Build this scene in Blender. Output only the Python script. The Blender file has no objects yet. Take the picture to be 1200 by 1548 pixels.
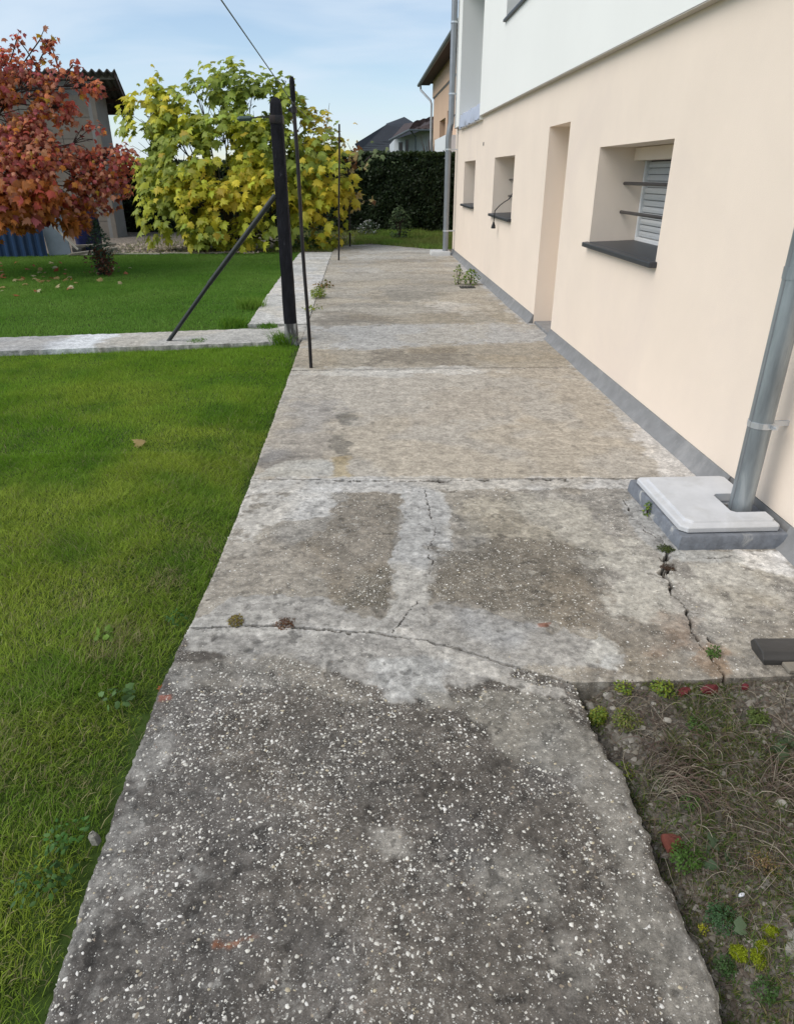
import bpy, math, random
import numpy as np
from mathutils import Vector, Matrix

random.seed(7)
RNG = np.random.default_rng(11)
S = bpy.context.scene
COL = S.collection

# ------------------------------------------------------------------ camera
F_PX, IW, IH, CAM_H = 1037.0, 1200.0, 1548.0, 1.6
_Y = np.array([548 - IW / 2, 264 - IH / 2, F_PX]); _Y /= np.linalg.norm(_Y)
_Z = np.cross(_Y, np.array([1.0, 0, 0])); _Z /= np.linalg.norm(_Z)
if _Z[1] > 0: _Z = -_Z
_X = np.cross(_Y, _Z)
if _X[0] < 0: _X = -_X
ROT = np.stack([_X, _Y, _Z], 1)          # world -> (right, down, forward)
camd = bpy.data.cameras.new('camera'); cam = bpy.data.objects.new('camera', camd); COL.objects.link(cam)
camd.sensor_fit = 'HORIZONTAL'; camd.sensor_width = 36.0; camd.lens = F_PX / IW * 36.0
camd.clip_start = 0.05; camd.clip_end = 2000
m3 = Matrix([list(ROT[0]), list(-ROT[1]), list(-ROT[2])]).transposed()
cam.matrix_world = Matrix.Translation((0, 0, CAM_H)) @ m3.to_4x4()
S.camera = cam

# ------------------------------------------------------------------ world, sun, exposure
W = bpy.data.worlds.new('World'); S.world = W; W.use_nodes = True
SUN_EL, SUN_AZ = math.radians(48), math.radians(-108)      # azimuth measured clockwise from +Y
wn, wl = W.node_tree.nodes, W.node_tree.links
wn.clear()
def wnode(t, **k):
    n = wn.new(t)
    for a, b in k.items(): setattr(n, a, b)
    return n
sky = wnode('ShaderNodeTexSky', sky_type='NISHITA', sun_disc=False)
sky.sun_elevation = SUN_EL; sky.sun_rotation = SUN_AZ; sky.air_density = 1.0; sky.dust_density = 0.3; sky.ozone_density = 2.4
bgs = wnode('ShaderNodeBackground'); bgs.inputs['Strength'].default_value = 0.125
wl.new(sky.outputs[0], bgs.inputs['Color'])
tc = wnode('ShaderNodeTexCoord')
sep = wnode('ShaderNodeSeparateXYZ'); wl.new(tc.outputs['Generated'], sep.inputs[0])
# cloud layer: direction projected on a high flat layer, so the clouds thin and stretch toward the horizon
addz = wnode('ShaderNodeMath', operation='ADD'); addz.inputs[1].default_value = 0.30
mxz = wnode('ShaderNodeMath', operation='MAXIMUM'); mxz.inputs[1].default_value = 0.0
wl.new(sep.outputs['Z'], mxz.inputs[0]); wl.new(mxz.outputs[0], addz.inputs[0])
cmb = wnode('ShaderNodeCombineXYZ')
for ax in ('X', 'Y'):
    d = wnode('ShaderNodeMath', operation='DIVIDE'); wl.new(sep.outputs[ax], d.inputs[0]); wl.new(addz.outputs[0], d.inputs[1]); wl.new(d.outputs[0], cmb.inputs[ax])
mp = wnode('ShaderNodeMapping'); mp.inputs['Scale'].default_value = (1.0, 2.3, 1.0); mp.inputs['Location'].default_value = (3.1, 0.6, 0.0)
wl.new(cmb.outputs[0], mp.inputs[0])
nz = wnode('ShaderNodeTexNoise'); nz.inputs['Scale'].default_value = 1.5; nz.inputs['Detail'].default_value = 7; nz.inputs['Roughness'].default_value = 0.5; nz.inputs['Distortion'].default_value = 0.35
wl.new(mp.outputs[0], nz.inputs['Vector'])
rmp = wnode('ShaderNodeValToRGB'); rmp.color_ramp.elements[0].position = 0.36; rmp.color_ramp.elements[1].position = 0.68
rmp.color_ramp.elements[0].color = (0.22, 0.22, 0.22, 1); rmp.color_ramp.elements[1].color = (0.95, 0.95, 0.95, 1)
wl.new(nz.outputs['Fac'], rmp.inputs[0])
bgc = wnode('ShaderNodeBackground'); bgc.inputs['Color'].default_value = (0.70, 0.82, 0.95, 1); bgc.inputs['Strength'].default_value = 0.85
mixw = wnode('ShaderNodeMixShader'); wl.new(rmp.outputs[0], mixw.inputs[0]); wl.new(bgs.outputs[0], mixw.inputs[1]); wl.new(bgc.outputs[0], mixw.inputs[2])
wo = wnode('ShaderNodeOutputWorld'); wl.new(mixw.outputs[0], wo.inputs[0])

sund = bpy.data.lights.new('sun', 'SUN'); sun = bpy.data.objects.new('sun', sund); COL.objects.link(sun)
sund.energy = 2.35; sund.angle = math.radians(50); sund.color = (1.0, 0.925, 0.83)
sd = Vector((math.sin(SUN_AZ) * math.cos(SUN_EL), math.cos(SUN_AZ) * math.cos(SUN_EL), math.sin(SUN_EL)))
sun.rotation_euler = sd.to_track_quat('Z', 'Y').to_euler()
S.view_settings.view_transform = 'Standard'; S.view_settings.look = 'None'
S.view_settings.exposure = 0.25; S.view_settings.gamma = 1.0; S.view_settings.use_curve_mapping = False

# ------------------------------------------------------------------ survey helpers: where a sight line meets a plane of the place
CC = np.array([0, 0, CAM_H])
def _ray(u, v): return ROT.T @ np.array([u - IW / 2, v - IH / 2, F_PX])
def PG(u, v, z=0.0): d = _ray(u, v); return CC + (z - CAM_H) / d[2] * d
def PX(u, v, x): d = _ray(u, v); return CC + x / d[0] * d
def PY(u, v, y): d = _ray(u, v); return CC + y / d[1] * d

def lin(r, g, b):
    f = lambda c: (c / 12.92 if c <= 0.04045 else ((c + 0.055) / 1.055) ** 2.4)
    return np.array([f(r / 255), f(g / 255), f(b / 255)])

# ------------------------------------------------------------------ numpy noise
def _hash(ix, iy, seed):
    h = (ix.astype(np.int64) * 374761393 + iy.astype(np.int64) * 668265263 + seed * 1442695041) & 0xffffffff
    h = ((h ^ (h >> 13)) * 1274126177) & 0xffffffff
    h = h ^ (h >> 16)
    return (h & 0xffff) / 65535.0
def vnoise(x, y, seed=0):
    x = np.asarray(x, float); y = np.asarray(y, float)
    ix = np.floor(x); iy = np.floor(y); fx = x - ix; fy = y - iy
    fx = fx * fx * (3 - 2 * fx); fy = fy * fy * (3 - 2 * fy)
    a = _hash(ix, iy, seed); b = _hash(ix + 1, iy, seed); c = _hash(ix, iy + 1, seed); d = _hash(ix + 1, iy + 1, seed)
    return (a * (1 - fx) + b * fx) * (1 - fy) + (c * (1 - fx) + d * fx) * fy
def fbm(x, y, scale=1.0, octaves=4, seed=0, gain=0.5):
    s = 0; a = 1; t = 0
    for o in range(octaves):
        k = scale * 2 ** o
        s = s + a * (vnoise(x * k + 17.3 * o, y * k - 9.1 * o, seed + o * 13) - 0.5); t += a; a *= gain
    return s / t * 2          # about -1..1, mostly +-.5
def sstep(a, b, x):
    t = np.clip((x - a) / (b - a), 0, 1); return t * t * (3 - 2 * t)
def seg_dist(x, y, pts, closed=False):
    pts = [np.asarray(p, float) for p in pts]; n = len(pts); best = np.full(x.shape, 1e9)
    for i in range(n if closed else n - 1):
        a, b = pts[i], pts[(i + 1) % n]; d = b - a; L = max((d * d).sum(), 1e-12)
        t = np.clip(((x - a[0]) * d[0] + (y - a[1]) * d[1]) / L, 0, 1)
        best = np.minimum(best, np.hypot(x - a[0] - t * d[0], y - a[1] - t * d[1]))
    return best
def poly_sd(x, y, pts):          # positive inside
    ins = np.zeros(x.shape, bool); n = len(pts)
    for i in range(n):
        x0, y0 = pts[i][:2]; x1, y1 = pts[(i + 1) % n][:2]
        if y0 == y1: continue
        c = ((y0 > y) != (y1 > y)) & (x < (x1 - x0) * (y - y0) / (y1 - y0) + x0)
        ins ^= c
    d = seg_dist(x, y, [np.array(p[:2]) for p in pts], True)
    return np.where(ins, d, -d)

# ------------------------------------------------------------------ materials
def new_mat(name):
    m = bpy.data.materials.new(name); m.use_nodes = True
    return m, m.node_tree.nodes, m.node_tree.links, m.node_tree.nodes['Principled BSDF']
def N(nodes, t, **k):
    n = nodes.new(t)
    for a, b in k.items(): setattr(n, a, b)
    return n
def noise_node(n, l, scale, detail=4, rough=0.55, coord=None, dist=0.0):
    x = N(n, 'ShaderNodeTexNoise'); x.inputs['Scale'].default_value = scale; x.inputs['Detail'].default_value = detail
    x.inputs['Roughness'].default_value = rough; x.inputs['Distortion'].default_value = dist
    if coord is not None: l.new(coord, x.inputs['Vector'])
    return x
def mixc(n, l, fac, a, b, mode='MIX'):
    x = N(n, 'ShaderNodeMix', data_type='RGBA', blend_type=mode)
    for s, v in ((0, fac), (6, a), (7, b)):
        if hasattr(v, 'is_linked') or hasattr(v, 'links'): l.new(v, x.inputs[s])
        elif s == 0: x.inputs[0].default_value = v
        else: x.inputs[s].default_value = (*v[:3], 1)
    return x.outputs[2]
def maprange(n, l, v, a, b, c=0.0, d=1.0):
    x = N(n, 'ShaderNodeMapRange'); l.new(v, x.inputs[0])
    for i, q in enumerate((a, b, c, d)): x.inputs[1 + i].default_value = q
    return x.outputs[0]
def bump(n, l, h, strength, dist, prev=None):
    b = N(n, 'ShaderNodeBump'); b.inputs['Strength'].default_value = strength; b.inputs['Distance'].default_value = dist
    l.new(h, b.inputs['Height'])
    if prev is not None: l.new(prev, b.inputs['Normal'])
    return b.outputs[0]
def simple(name, col, rough=0.7, metal=0.0, var=0.12, scale=6.0, bmp=0.2, bdist=0.004, bscale=60.0, dark=None, spec=0.4, stretch=None, darkth=(0.45, 0.7)):
    m, n, l, p = new_mat(name)
    tcn = N(n, 'ShaderNodeTexCoord'); co = tcn.outputs['Object']
    if stretch:
        mpn = N(n, 'ShaderNodeMapping'); mpn.inputs['Scale'].default_value = stretch; l.new(co, mpn.inputs[0]); co = mpn.outputs[0]
    a = noise_node(n, l, scale, 6, 0.6, co)
    col = np.array(col)
    c = mixc(n, l, maprange(n, l, a.outputs['Fac'], 0.3, 0.7), col * (1 - var), col * (1 + var))
    if dark is not None:
        a2 = noise_node(n, l, scale * 0.37, 8, 0.65, co, 0.6)
        c = mixc(n, l, maprange(n, l, a2.outputs['Fac'], *darkth), c, dark)
    l.new(c, p.inputs['Base Color'])
    p.inputs['Roughness'].default_value = rough; p.inputs['Metallic'].default_value = metal; p.inputs['Specular IOR Level'].default_value = spec
    if bmp:
        b = noise_node(n, l, bscale, 4, 0.6, co); l.new(bump(n, l, b.outputs['Fac'], bmp, bdist), p.inputs['Normal'])
    return m
def leaf_mat(name, rough=0.5, trans=0.35, rnd=0.0):
    m, n, l, p = new_mat(name)
    at = N(n, 'ShaderNodeAttribute', attribute_name='Col')
    c = at.outputs['Color']
    if rnd:
        oi = N(n, 'ShaderNodeObjectInfo')
        hs = N(n, 'ShaderNodeHueSaturation'); l.new(c, hs.inputs['Color'])
        l.new(maprange(n, l, oi.outputs['Random'], 0, 1, 1 - rnd, 1 + rnd), hs.inputs['Value'])
        l.new(maprange(n, l, oi.outputs['Random'], 0, 1, 0.5 - rnd * 0.06, 0.5 + rnd * 0.06), hs.inputs['Hue'])
        c = hs.outputs[0]
    l.new(c, p.inputs['Base Color']); p.inputs['Roughness'].default_value = rough; p.inputs['Specular IOR Level'].default_value = 0.3
    tr = N(n, 'ShaderNodeBsdfTranslucent'); l.new(c, tr.inputs['Color'])
    mx = N(n, 'ShaderNodeMixShader'); mx.inputs[0].default_value = trans
    l.new(p.outputs[0], mx.inputs[1]); l.new(tr.outputs[0], mx.inputs[2])
    l.new(mx.outputs[0], n['Material Output'].inputs['Surface'])
    return m
def concrete_mat(name, agg_scale=95.0, fine=260.0):
    m, n, l, p = new_mat(name)
    tcn = N(n, 'ShaderNodeTexCoord'); co = tcn.outputs['Object']
    base = N(n, 'ShaderNodeAttribute', attribute_name='Col').outputs['Color']
    agg = N(n, 'ShaderNodeAttribute', attribute_name='Agg').outputs['Fac']
    # grit: mid and fine mottling
    g1 = noise_node(n, l, 38, 6, 0.72, co); g2 = noise_node(n, l, fine, 3, 0.7, co); g3 = noise_node(n, l, 11, 6, 0.7, co, 0.5)
    k1 = maprange(n, l, g1.outputs['Fac'], 0.33, 0.67, 0.70, 1.30); k2 = maprange(n, l, g2.outputs['Fac'], 0.33, 0.67, 0.74, 1.26); k3 = maprange(n, l, g3.outputs['Fac'], 0.33, 0.67, 0.74, 1.26)
    g2.inputs['Detail'].default_value = 4
    mm = N(n, 'ShaderNodeMath', operation='MULTIPLY'); l.new(k1, mm.inputs[0]); l.new(k2, mm.inputs[1])
    m2 = N(n, 'ShaderNodeMath', operation='MULTIPLY'); l.new(mm.outputs[0], m2.inputs[0]); l.new(k3, m2.inputs[1])
    vs = N(n, 'ShaderNodeVectorMath', operation='SCALE'); l.new(base, vs.inputs[0]); l.new(m2.outputs[0], vs.inputs['Scale'])
    c = vs.outputs[0]
    hts = []
    # pale laitance flecks and dark pores, more where the aggregate shows
    fl = noise_node(n, l, 120, 5, 0.8, co, 0.8); fm = maprange(n, l, fl.outputs['Fac'], 0.56, 0.66); fa = N(n, 'ShaderNodeMath', operation='MULTIPLY_ADD'); l.new(agg, fa.inputs[0]); fa.inputs[1].default_value = 0.55; fa.inputs[2].default_value = 0.12
    fb = N(n, 'ShaderNodeMath', operation='MULTIPLY'); l.new(fm, fb.inputs[0]); l.new(fa.outputs[0], fb.inputs[1]); c = mixc(n, l, fb.outputs[0], c, (0.46, 0.45, 0.42))
    po = noise_node(n, l, 85, 4, 0.75, co, 0.4); pm = maprange(n, l, po.outputs['Fac'], 0.40, 0.33, 0.0, 0.55); c = mixc(n, l, pm, c, (0.06, 0.055, 0.05))
    warp = noise_node(n, l, 60, 2, 0.5, co)
    wv = N(n, 'ShaderNodeVectorMath', operation='MULTIPLY_ADD'); l.new(warp.outputs['Color'], wv.inputs[0]); wv.inputs[1].default_value = (0.012, 0.012, 0.0); l.new(co, wv.inputs[2])
    for sc, thr, rad, colr, amt in ((agg_scale, 0.60, 0.36, (0.62, 0.59, 0.53), 0.85), (agg_scale * 1.9, 0.66, 0.40, (0.55, 0.54, 0.50), 0.7), (agg_scale * 0.62, 0.88, 0.30, (0.40, 0.33, 0.24), 0.55), (agg_scale * 1.3, 0.72, 0.42, (0.06, 0.055, 0.05), 0.4)):
        v = N(n, 'ShaderNodeTexVoronoi', feature='F1'); v.inputs['Scale'].default_value = sc; v.inputs['Randomness'].default_value = 1.0
        l.new(wv.outputs[0], v.inputs['Vector'])
        sp = N(n, 'ShaderNodeSeparateColor'); l.new(v.outputs['Color'], sp.inputs[0])
        # per stone radius
        rr = maprange(n, l, sp.outputs[1], 0, 1, rad * 0.35, rad)
        sub = N(n, 'ShaderNodeMath', operation='SUBTRACT'); l.new(rr, sub.inputs[0]); l.new(v.outputs['Distance'], sub.inputs[1])
        edge = maprange(n, l, sub.outputs[0], 0.0, 0.05)
        # present where random < agg*(1-thr)...
        th = N(n, 'ShaderNodeMath', operation='MULTIPLY_ADD'); l.new(agg, th.inputs[0]); th.inputs[1].default_value = 1 - thr; 
        th.inputs[2].default_value = 0.0
        lt = N(n, 'ShaderNodeMath', operation='LESS_THAN'); l.new(sp.outputs[0], lt.inputs[0]); l.new(th.outputs[0], lt.inputs[1])
        f = N(n, 'ShaderNodeMath', operation='MULTIPLY'); l.new(edge, f.inputs[0]); l.new(lt.outputs[0], f.inputs[1])
        f2 = N(n, 'ShaderNodeMath', operation='MULTIPLY'); l.new(f.outputs[0], f2.inputs[0]); f2.inputs[1].default_value = amt
        c = mixc(n, l, f2.outputs[0], c, colr); hts.append(f.outputs[0])
    l.new(c, p.inputs['Base Color']); p.inputs['Roughness'].default_value = 0.88; p.inputs['Specular IOR Level'].default_value = 0.25
    b = bump(n, l, g2.outputs['Fac'], 0.5, 0.0025); b = bump(n, l, g1.outputs['Fac'], 0.55, 0.006, b); b = bump(n, l, hts[0], 0.25, 0.0015, b)
    l.new(b, p.inputs['Normal'])
    return m

M = {}
M['concrete'] = concrete_mat('weathered_concrete')
M['wall'] = simple('beige_render', lin(235, 220, 204), 0.9, var=0.03, scale=1.6, bmp=0.8, bdist=0.0018, bscale=170, spec=0.15, dark=lin(227, 212, 199), darkth=(.52, .8))
M['wall_white'] = simple('white_render', lin(238, 239, 235), 0.85, var=0.02, scale=0.7, bmp=0.3, bdist=0.0015, bscale=220, spec=0.15)
M['drip'] = simple('taupe_edge_profile', (0.50, 0.46, 0.40), 0.6, var=0.05)
M['plinth'] = simple('grey_mortar_plinth', (0.21, 0.213, 0.215), 0.7, var=0.14, scale=9, bmp=0.3, bdist=0.004, bscale=50, dark=(0.36, 0.355, 0.35), darkth=(0.55, 0.8))
M['sill'] = simple('slate_sill', (0.040, 0.043, 0.048), 0.45, var=0.15, scale=30, bmp=0.15, bdist=0.001, bscale=120)
M['slat'] = simple('shutter_slat', (0.50, 0.52, 0.53), 0.45, var=0.04, bmp=0)
M['pvc'] = simple('white_frame', (0.74, 0.75, 0.75), 0.35, var=0.02, bmp=0)
M['bar'] = simple('dark_bar', (0.045, 0.042, 0.042), 0.4, var=0.1, bmp=0.05)
M['membrane'] = simple('blue_grey_membrane', (0.44, 0.48, 0.58), 0.5, var=0.1, scale=8, bmp=0.3, bdist=0.01, bscale=9)
M['zinc'] = simple('zinc_pipe', (0.30, 0.335, 0.355), 0.42, metal=0.55, var=0.35, scale=13, bmp=0.2, bdist=0.003, bscale=20, stretch=(1, 1, 0.16), dark=(0.50, 0.53, 0.54), darkth=(0.50, 0.62))
M['zinc_dark'] = simple('dull_zinc_pipe', (0.27, 0.29, 0.31), 0.5, metal=0.6, var=0.1, scale=5, bmp=0)
M['clamp'] = simple('galvanised_clamp', (0.62, 0.65, 0.68), 0.35, metal=0.7, var=0.05, bmp=0)
M['cover'] = simple('pale_chamber_cover', (0.54, 0.55, 0.565), 0.75, var=0.10, scale=7, bmp=0.35, bdist=0.002, bscale=130, dark=(0.40, 0.40, 0.385), darkth=(0.5, 0.75))
M['painted_base'] = simple('blue_grey_painted_mortar', (0.165, 0.18, 0.205), 0.8, var=0.25, scale=18, bmp=0.7, bdist=0.006, bscale=60, dark=(0.42, 0.42, 0.40), darkth=(0.56, 0.66))
M['white_base'] = simple('pale_block', (0.55, 0.56, 0.56), 0.8, var=0.08)
M['tar'] = simple('tarred_wood', (0.012, 0.012, 0.016), 0.7, var=0.5, scale=16, bmp=1.0, bdist=0.014, bscale=24, stretch=(1, 1, 0.35), dark=(0.16, 0.16, 0.18), darkth=(0.60, 0.66), spec=0.15)
M['tar_foot'] = simple('bleached_post_foot', (0.055, 0.055, 0.055), 0.8, var=0.6, scale=14, bmp=0.9, bdist=0.01, bscale=24, stretch=(1, 1, 0.25), dark=(0.38, 0.38, 0.37), darkth=(0.47, 0.58))
M['rustpole'] = simple('dark_iron_pole', (0.022, 0.020, 0.022), 0.5, metal=0.3, var=0.5, scale=20, bmp=0.2, stretch=(1, 1, 0.2), dark=(0.05, 0.028, 0.02), darkth=(0.5, 0.7))
M['brace'] = simple('grey_green_tube', (0.030, 0.034, 0.034), 0.5, metal=0.3, var=0.2, scale=20, bmp=0.1)
M['wire'] = simple('wire', (0.06, 0.09, 0.08), 0.5, metal=0.3, bmp=0)
M['soil'] = simple('earth', (0.112, 0.102, 0.086), 0.95, var=0.45, scale=34, bmp=0.9, bdist=0.012, bscale=70, dark=(0.20, 0.185, 0.158), darkth=(0.52, 0.68), spec=0.1)
M['lawn_soil'] = simple('lawn_soil', (0.045, 0.075, 0.016), 0.95, var=0.4, scale=12, bmp=0.6, bdist=0.01, bscale=60, spec=0.1)
M['grass'] = leaf_mat('grass_blade', 0.75, 0.42)
M['leaf'] = leaf_mat('maple_leaf', 0.5, 0.42)
M['leaf_r'] = leaf_mat('maple_leaf_single', 0.5, 0.42, 0.22)
M['bark'] = simple('bark', (0.085, 0.068, 0.05), 0.9, var=0.3, scale=14, bmp=0.6, bdist=0.01, bscale=30)
M['twig'] = simple('dark_twig', (0.06, 0.04, 0.033), 0.8, var=0.3, bmp=0)
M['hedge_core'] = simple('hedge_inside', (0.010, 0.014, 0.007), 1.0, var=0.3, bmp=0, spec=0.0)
M['stone'] = simple('pale_stone', (0.33, 0.31, 0.27), 0.85, var=0.25, scale=20, bmp=0.5, bdist=0.003, bscale=90)
M['rubble'] = simple('concrete_rubble', (0.24, 0.23, 0.20), 0.9, var=0.3, scale=30, bmp=0.9, bdist=0.006, bscale=70, dark=(0.12, 0.11, 0.09), darkth=(0.52, 0.7))
M['brick'] = simple('brick_shard', (0.12, 0.035, 0.024), 0.9, var=0.3, scale=30, bmp=0.6, bdist=0.004, bscale=80, dark=(0.06, 0.03, 0.025), darkth=(0.5, 0.7))
M['redshard'] = simple('dark_red_shard', (0.12, 0.012, 0.018), 0.6, var=0.4, scale=20, bmp=0.6, bdist=0.005, bscale=40)
M['moss'] = simple('moss', (0.19, 0.24, 0.012), 0.95, var=0.4, scale=60, bmp=1.0, bdist=0.006, bscale=220, spec=0.1)
M['block_wall'] = simple('precast_block', (0.215, 0.185, 0.15), 0.92, var=0.2, scale=2.2, bmp=0.4, bdist=0.004, bscale=50, dark=(0.17, 0.155, 0.14), darkth=(0.5, 0.72))
M['block_side'] = simple('pale_side_render', (0.24, 0.235, 0.22), 0.9, var=0.12, scale=2.2, bmp=0.3)
M['asbestos'] = simple('corrugated_roof', (0.075, 0.072, 0.068), 0.85, var=0.4, scale=5, bmp=0.5, bdist=0.01, bscale=20)
M['beam'] = simple('grey_timber', (0.20, 0.19, 0.175), 0.85, var=0.25, scale=9, bmp=0.4)
M['blue'] = simple('blue_sheet', (0.015, 0.045, 0.115), 0.45, var=0.15, scale=5, bmp=0.05)
M['navy'] = simple('navy_barrel', (0.010, 0.014, 0.075), 0.4, var=0.1, bmp=0)
M['greypanel'] = simple('grey_panel', (0.26, 0.31, 0.37), 0.6, var=0.1, bmp=0.05)
M['plank'] = simple('weathered_plank', (0.22, 0.20, 0.165), 0.9, var=0.25, scale=9, bmp=0.5)
M['darkwood'] = simple('tarred_timber', (0.050, 0.048, 0.046), 0.55, var=0.35, scale=14, bmp=0.6, bdist=0.004, bscale=50, stretch=(0.2, 1, 1), dark=(0.12, 0.105, 0.075), darkth=(0.52, 0.75))
M['gravel'] = simple('gravel_bed', (0.21, 0.175, 0.14), 0.95, var=0.45, scale=40, bmp=0.8, bdist=0.01, bscale=60, dark=(0.07, 0.06, 0.045), darkth=(0.48, 0.62))
M['peach'] = simple('peach_render', (0.62, 0.43, 0.30), 0.9, var=0.03, scale=1, bmp=0)
M['peach_dark'] = simple('peach_reveal', (0.50, 0.36, 0.27), 0.9, var=0.03, scale=1, bmp=0)
M['soffit'] = simple('brown_soffit', (0.055, 0.030, 0.022), 0.8, var=0.15, bmp=0)
M['gutter'] = simple('dark_gutter', (0.11, 0.125, 0.13), 0.45, metal=0.4, var=0.1, bmp=0)
M['lightgutter'] = simple('pale_downpipe', (0.5, 0.52, 0.54), 0.45, metal=0.4, var=0.1, bmp=0)
M['slate'] = simple('slate_roof', (0.030, 0.033, 0.040), 0.7, var=0.15, scale=3, bmp=0.1)
M['tile'] = simple('brown_tile', (0.048, 0.030, 0.026), 0.8, var=0.4, scale=2.5, bmp=0.2)
M['whitehouse'] = simple('white_house_wall', (0.52, 0.55, 0.58), 0.9, var=0.04, scale=1, bmp=0)
M['glass'] = simple('dark_glass', (0.05, 0.06, 0.07), 0.08, var=0.1, bmp=0, spec=0.8)
M['cable'] = simple('black_cable', (0.012, 0.012, 0.012), 0.5, bmp=0)
M['chip'] = leaf_mat('aggregate_chip', 0.7, 0.0)
M['straw'] = leaf_mat('dry_stem', 0.85, 0.1)
M['petal'] = simple('white_petal', (0.72, 0.74, 0.80), 0.6, var=0.03, bmp=0)

# ------------------------------------------------------------------ mesh builders
def link(name, me, mat=None, parent=None):
    o = bpy.data.objects.new(name, me); COL.objects.link(o)
    if mat is not None and me is not None: me.materials.append(mat)
    if parent is not None: o.parent = parent
    return o
def tag(o, label=None, cat=None, group=None, kind=None):
    if label: o['label'] = label
    if cat: o['category'] = cat
    if group: o['group'] = group
    if kind: o['kind'] = kind
    return o
def empty(name, loc=(0, 0, 0), label=None, cat=None, group=None, kind=None, rz=0.0):
    o = bpy.data.objects.new(name, None); COL.objects.link(o); o.location = Vector([float(c) for c in loc]); o.rotation_euler.z = rz
    o.empty_display_size = 0.1
    return tag(o, label, cat, group, kind)
def np_mesh(name, v, faces, k, smooth=False, cols=None, agg=None):
    """v (n,3); faces (m,k) int array of k-gons"""
    me = bpy.data.meshes.new(name); v = np.ascontiguousarray(v, np.float32); faces = np.ascontiguousarray(faces, np.int32)
    me.vertices.add(len(v)); me.vertices.foreach_set('co', v.ravel())
    me.loops.add(faces.size); me.loops.foreach_set('vertex_index', faces.ravel())
    me.polygons.add(len(faces)); me.polygons.foreach_set('loop_start', np.arange(0, faces.size, k, dtype=np.int32))
    if smooth: me.polygons.foreach_set('use_smooth', np.ones(len(faces), bool))
    me.update(calc_edges=True)
    if cols is not None:
        a = me.color_attributes.new('Col', 'FLOAT_COLOR', 'POINT'); c4 = np.ones((len(v), 4), np.float32); c4[:, :3] = cols; a.data.foreach_set('color', c4.ravel())
    if agg is not None:
        a = me.attributes.new('Agg', 'FLOAT', 'POINT'); a.data.foreach_set('value', agg.astype(np.float32).ravel())
    return me
class MB:
    def __init__(s): s.v = []; s.f = []
    def add(s, vs, fs):
        b = len(s.v); s.v += [tuple(float(c) for c in p) for p in vs]; s.f += [tuple(i + b for i in f) for f in fs]; return s
    def box(s, a, b):
        (x0, y0, z0), (x1, y1, z1) = a, b
        return s.add([(x0, y0, z0), (x1, y0, z0), (x1, y1, z0), (x0, y1, z0), (x0, y0, z1), (x1, y0, z1), (x1, y1, z1), (x0, y1, z1)],
                     [(0, 3, 2, 1), (4, 5, 6, 7), (0, 1, 5, 4), (1, 2, 6, 5), (2, 3, 7, 6), (3, 0, 4, 7)])
    def bar(s, p, q, w, h, up=(0, 0, 1)):
        p, q = Vector([float(c) for c in p]), Vector([float(c) for c in q]); d = (q - p).normalized(); u = Vector(up); sd_ = d.cross(u).normalized(); u = sd_.cross(d)
        vs = []
        for c in (p, q):
            for a, b in ((-1, -1), (1, -1), (1, 1), (-1, 1)): vs.append(c + sd_ * a * w / 2 + u * b * h / 2)
        return s.add(vs, [(0, 3, 2, 1), (4, 5, 6, 7), (0, 1, 5, 4), (1, 2, 6, 5), (2, 3, 7, 6), (3, 0, 4, 7)])
    def tube(s, pts, rad, n=8, cap=True):
        pts = [Vector([float(c) for c in p]) for p in pts]; m = len(pts)
        rad = [rad] * m if not hasattr(rad, '__len__') else list(rad); vs = []
        prev = None
        for i, p in enumerate(pts):
            d = (pts[min(i + 1, m - 1)] - pts[max(i - 1, 0)]).normalized()
            ref = prev if prev is not None else (Vector((0, 0, 1)) if abs(d.z) < 0.9 else Vector((1, 0, 0)))
            u = (ref - d * ref.dot(d)).normalized(); prev = u; w = d.cross(u)
            for k in range(n):
                a = 2 * math.pi * k / n; vs.append(p + (u * math.cos(a) + w * math.sin(a)) * rad[i])
        fs = [(i * n + k, i * n + (k + 1) % n, (i + 1) * n + (k + 1) % n, (i + 1) * n + k) for i in range(m - 1) for k in range(n)]
        if cap: fs += [tuple(range(n - 1, -1, -1)), tuple((m - 1) * n + k for k in range(n))]
        return s.add(vs, fs)
    def prism(s, poly, z0, z1):       # poly in xy
        n = len(poly); vs = [(x, y, z0) for x, y in poly] + [(x, y, z1) for x, y in poly]
        return s.add(vs, [tuple(range(n - 1, -1, -1)), tuple(range(n, 2 * n))] + [(i, (i + 1) % n, n + (i + 1) % n, n + i) for i in range(n)])
    def mesh(s, name, smooth=False):
        me = bpy.data.meshes.new(name); me.from_pydata(s.v, [], s.f); me.update()
        if smooth: me.polygons.foreach_set('use_smooth', [True] * len(me.polygons))
        return me
    def build(s, name, mat, parent=None, smooth=False, bevel=0.0, seg=2):
        o = link(name, s.mesh(name, smooth), mat, parent)
        if bevel:
            b = o.modifiers.new('bevel', 'BEVEL'); b.width = bevel; b.segments = seg; b.limit_method = 'ANGLE'
        if smooth:
            o.data.set_sharp_from_angle(angle=math.radians(40))
        return o

# ================================================================== GROUND
# one big sheet to the horizon
terr = MB().add([(-400, -60, -0.35), (400, -60, -0.35), (400, 900, -0.35), (-400, 900, -0.35)], [(0, 1, 2, 3)]).build('ground', M['lawn_soil']); tag(terr, kind='structure')

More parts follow.
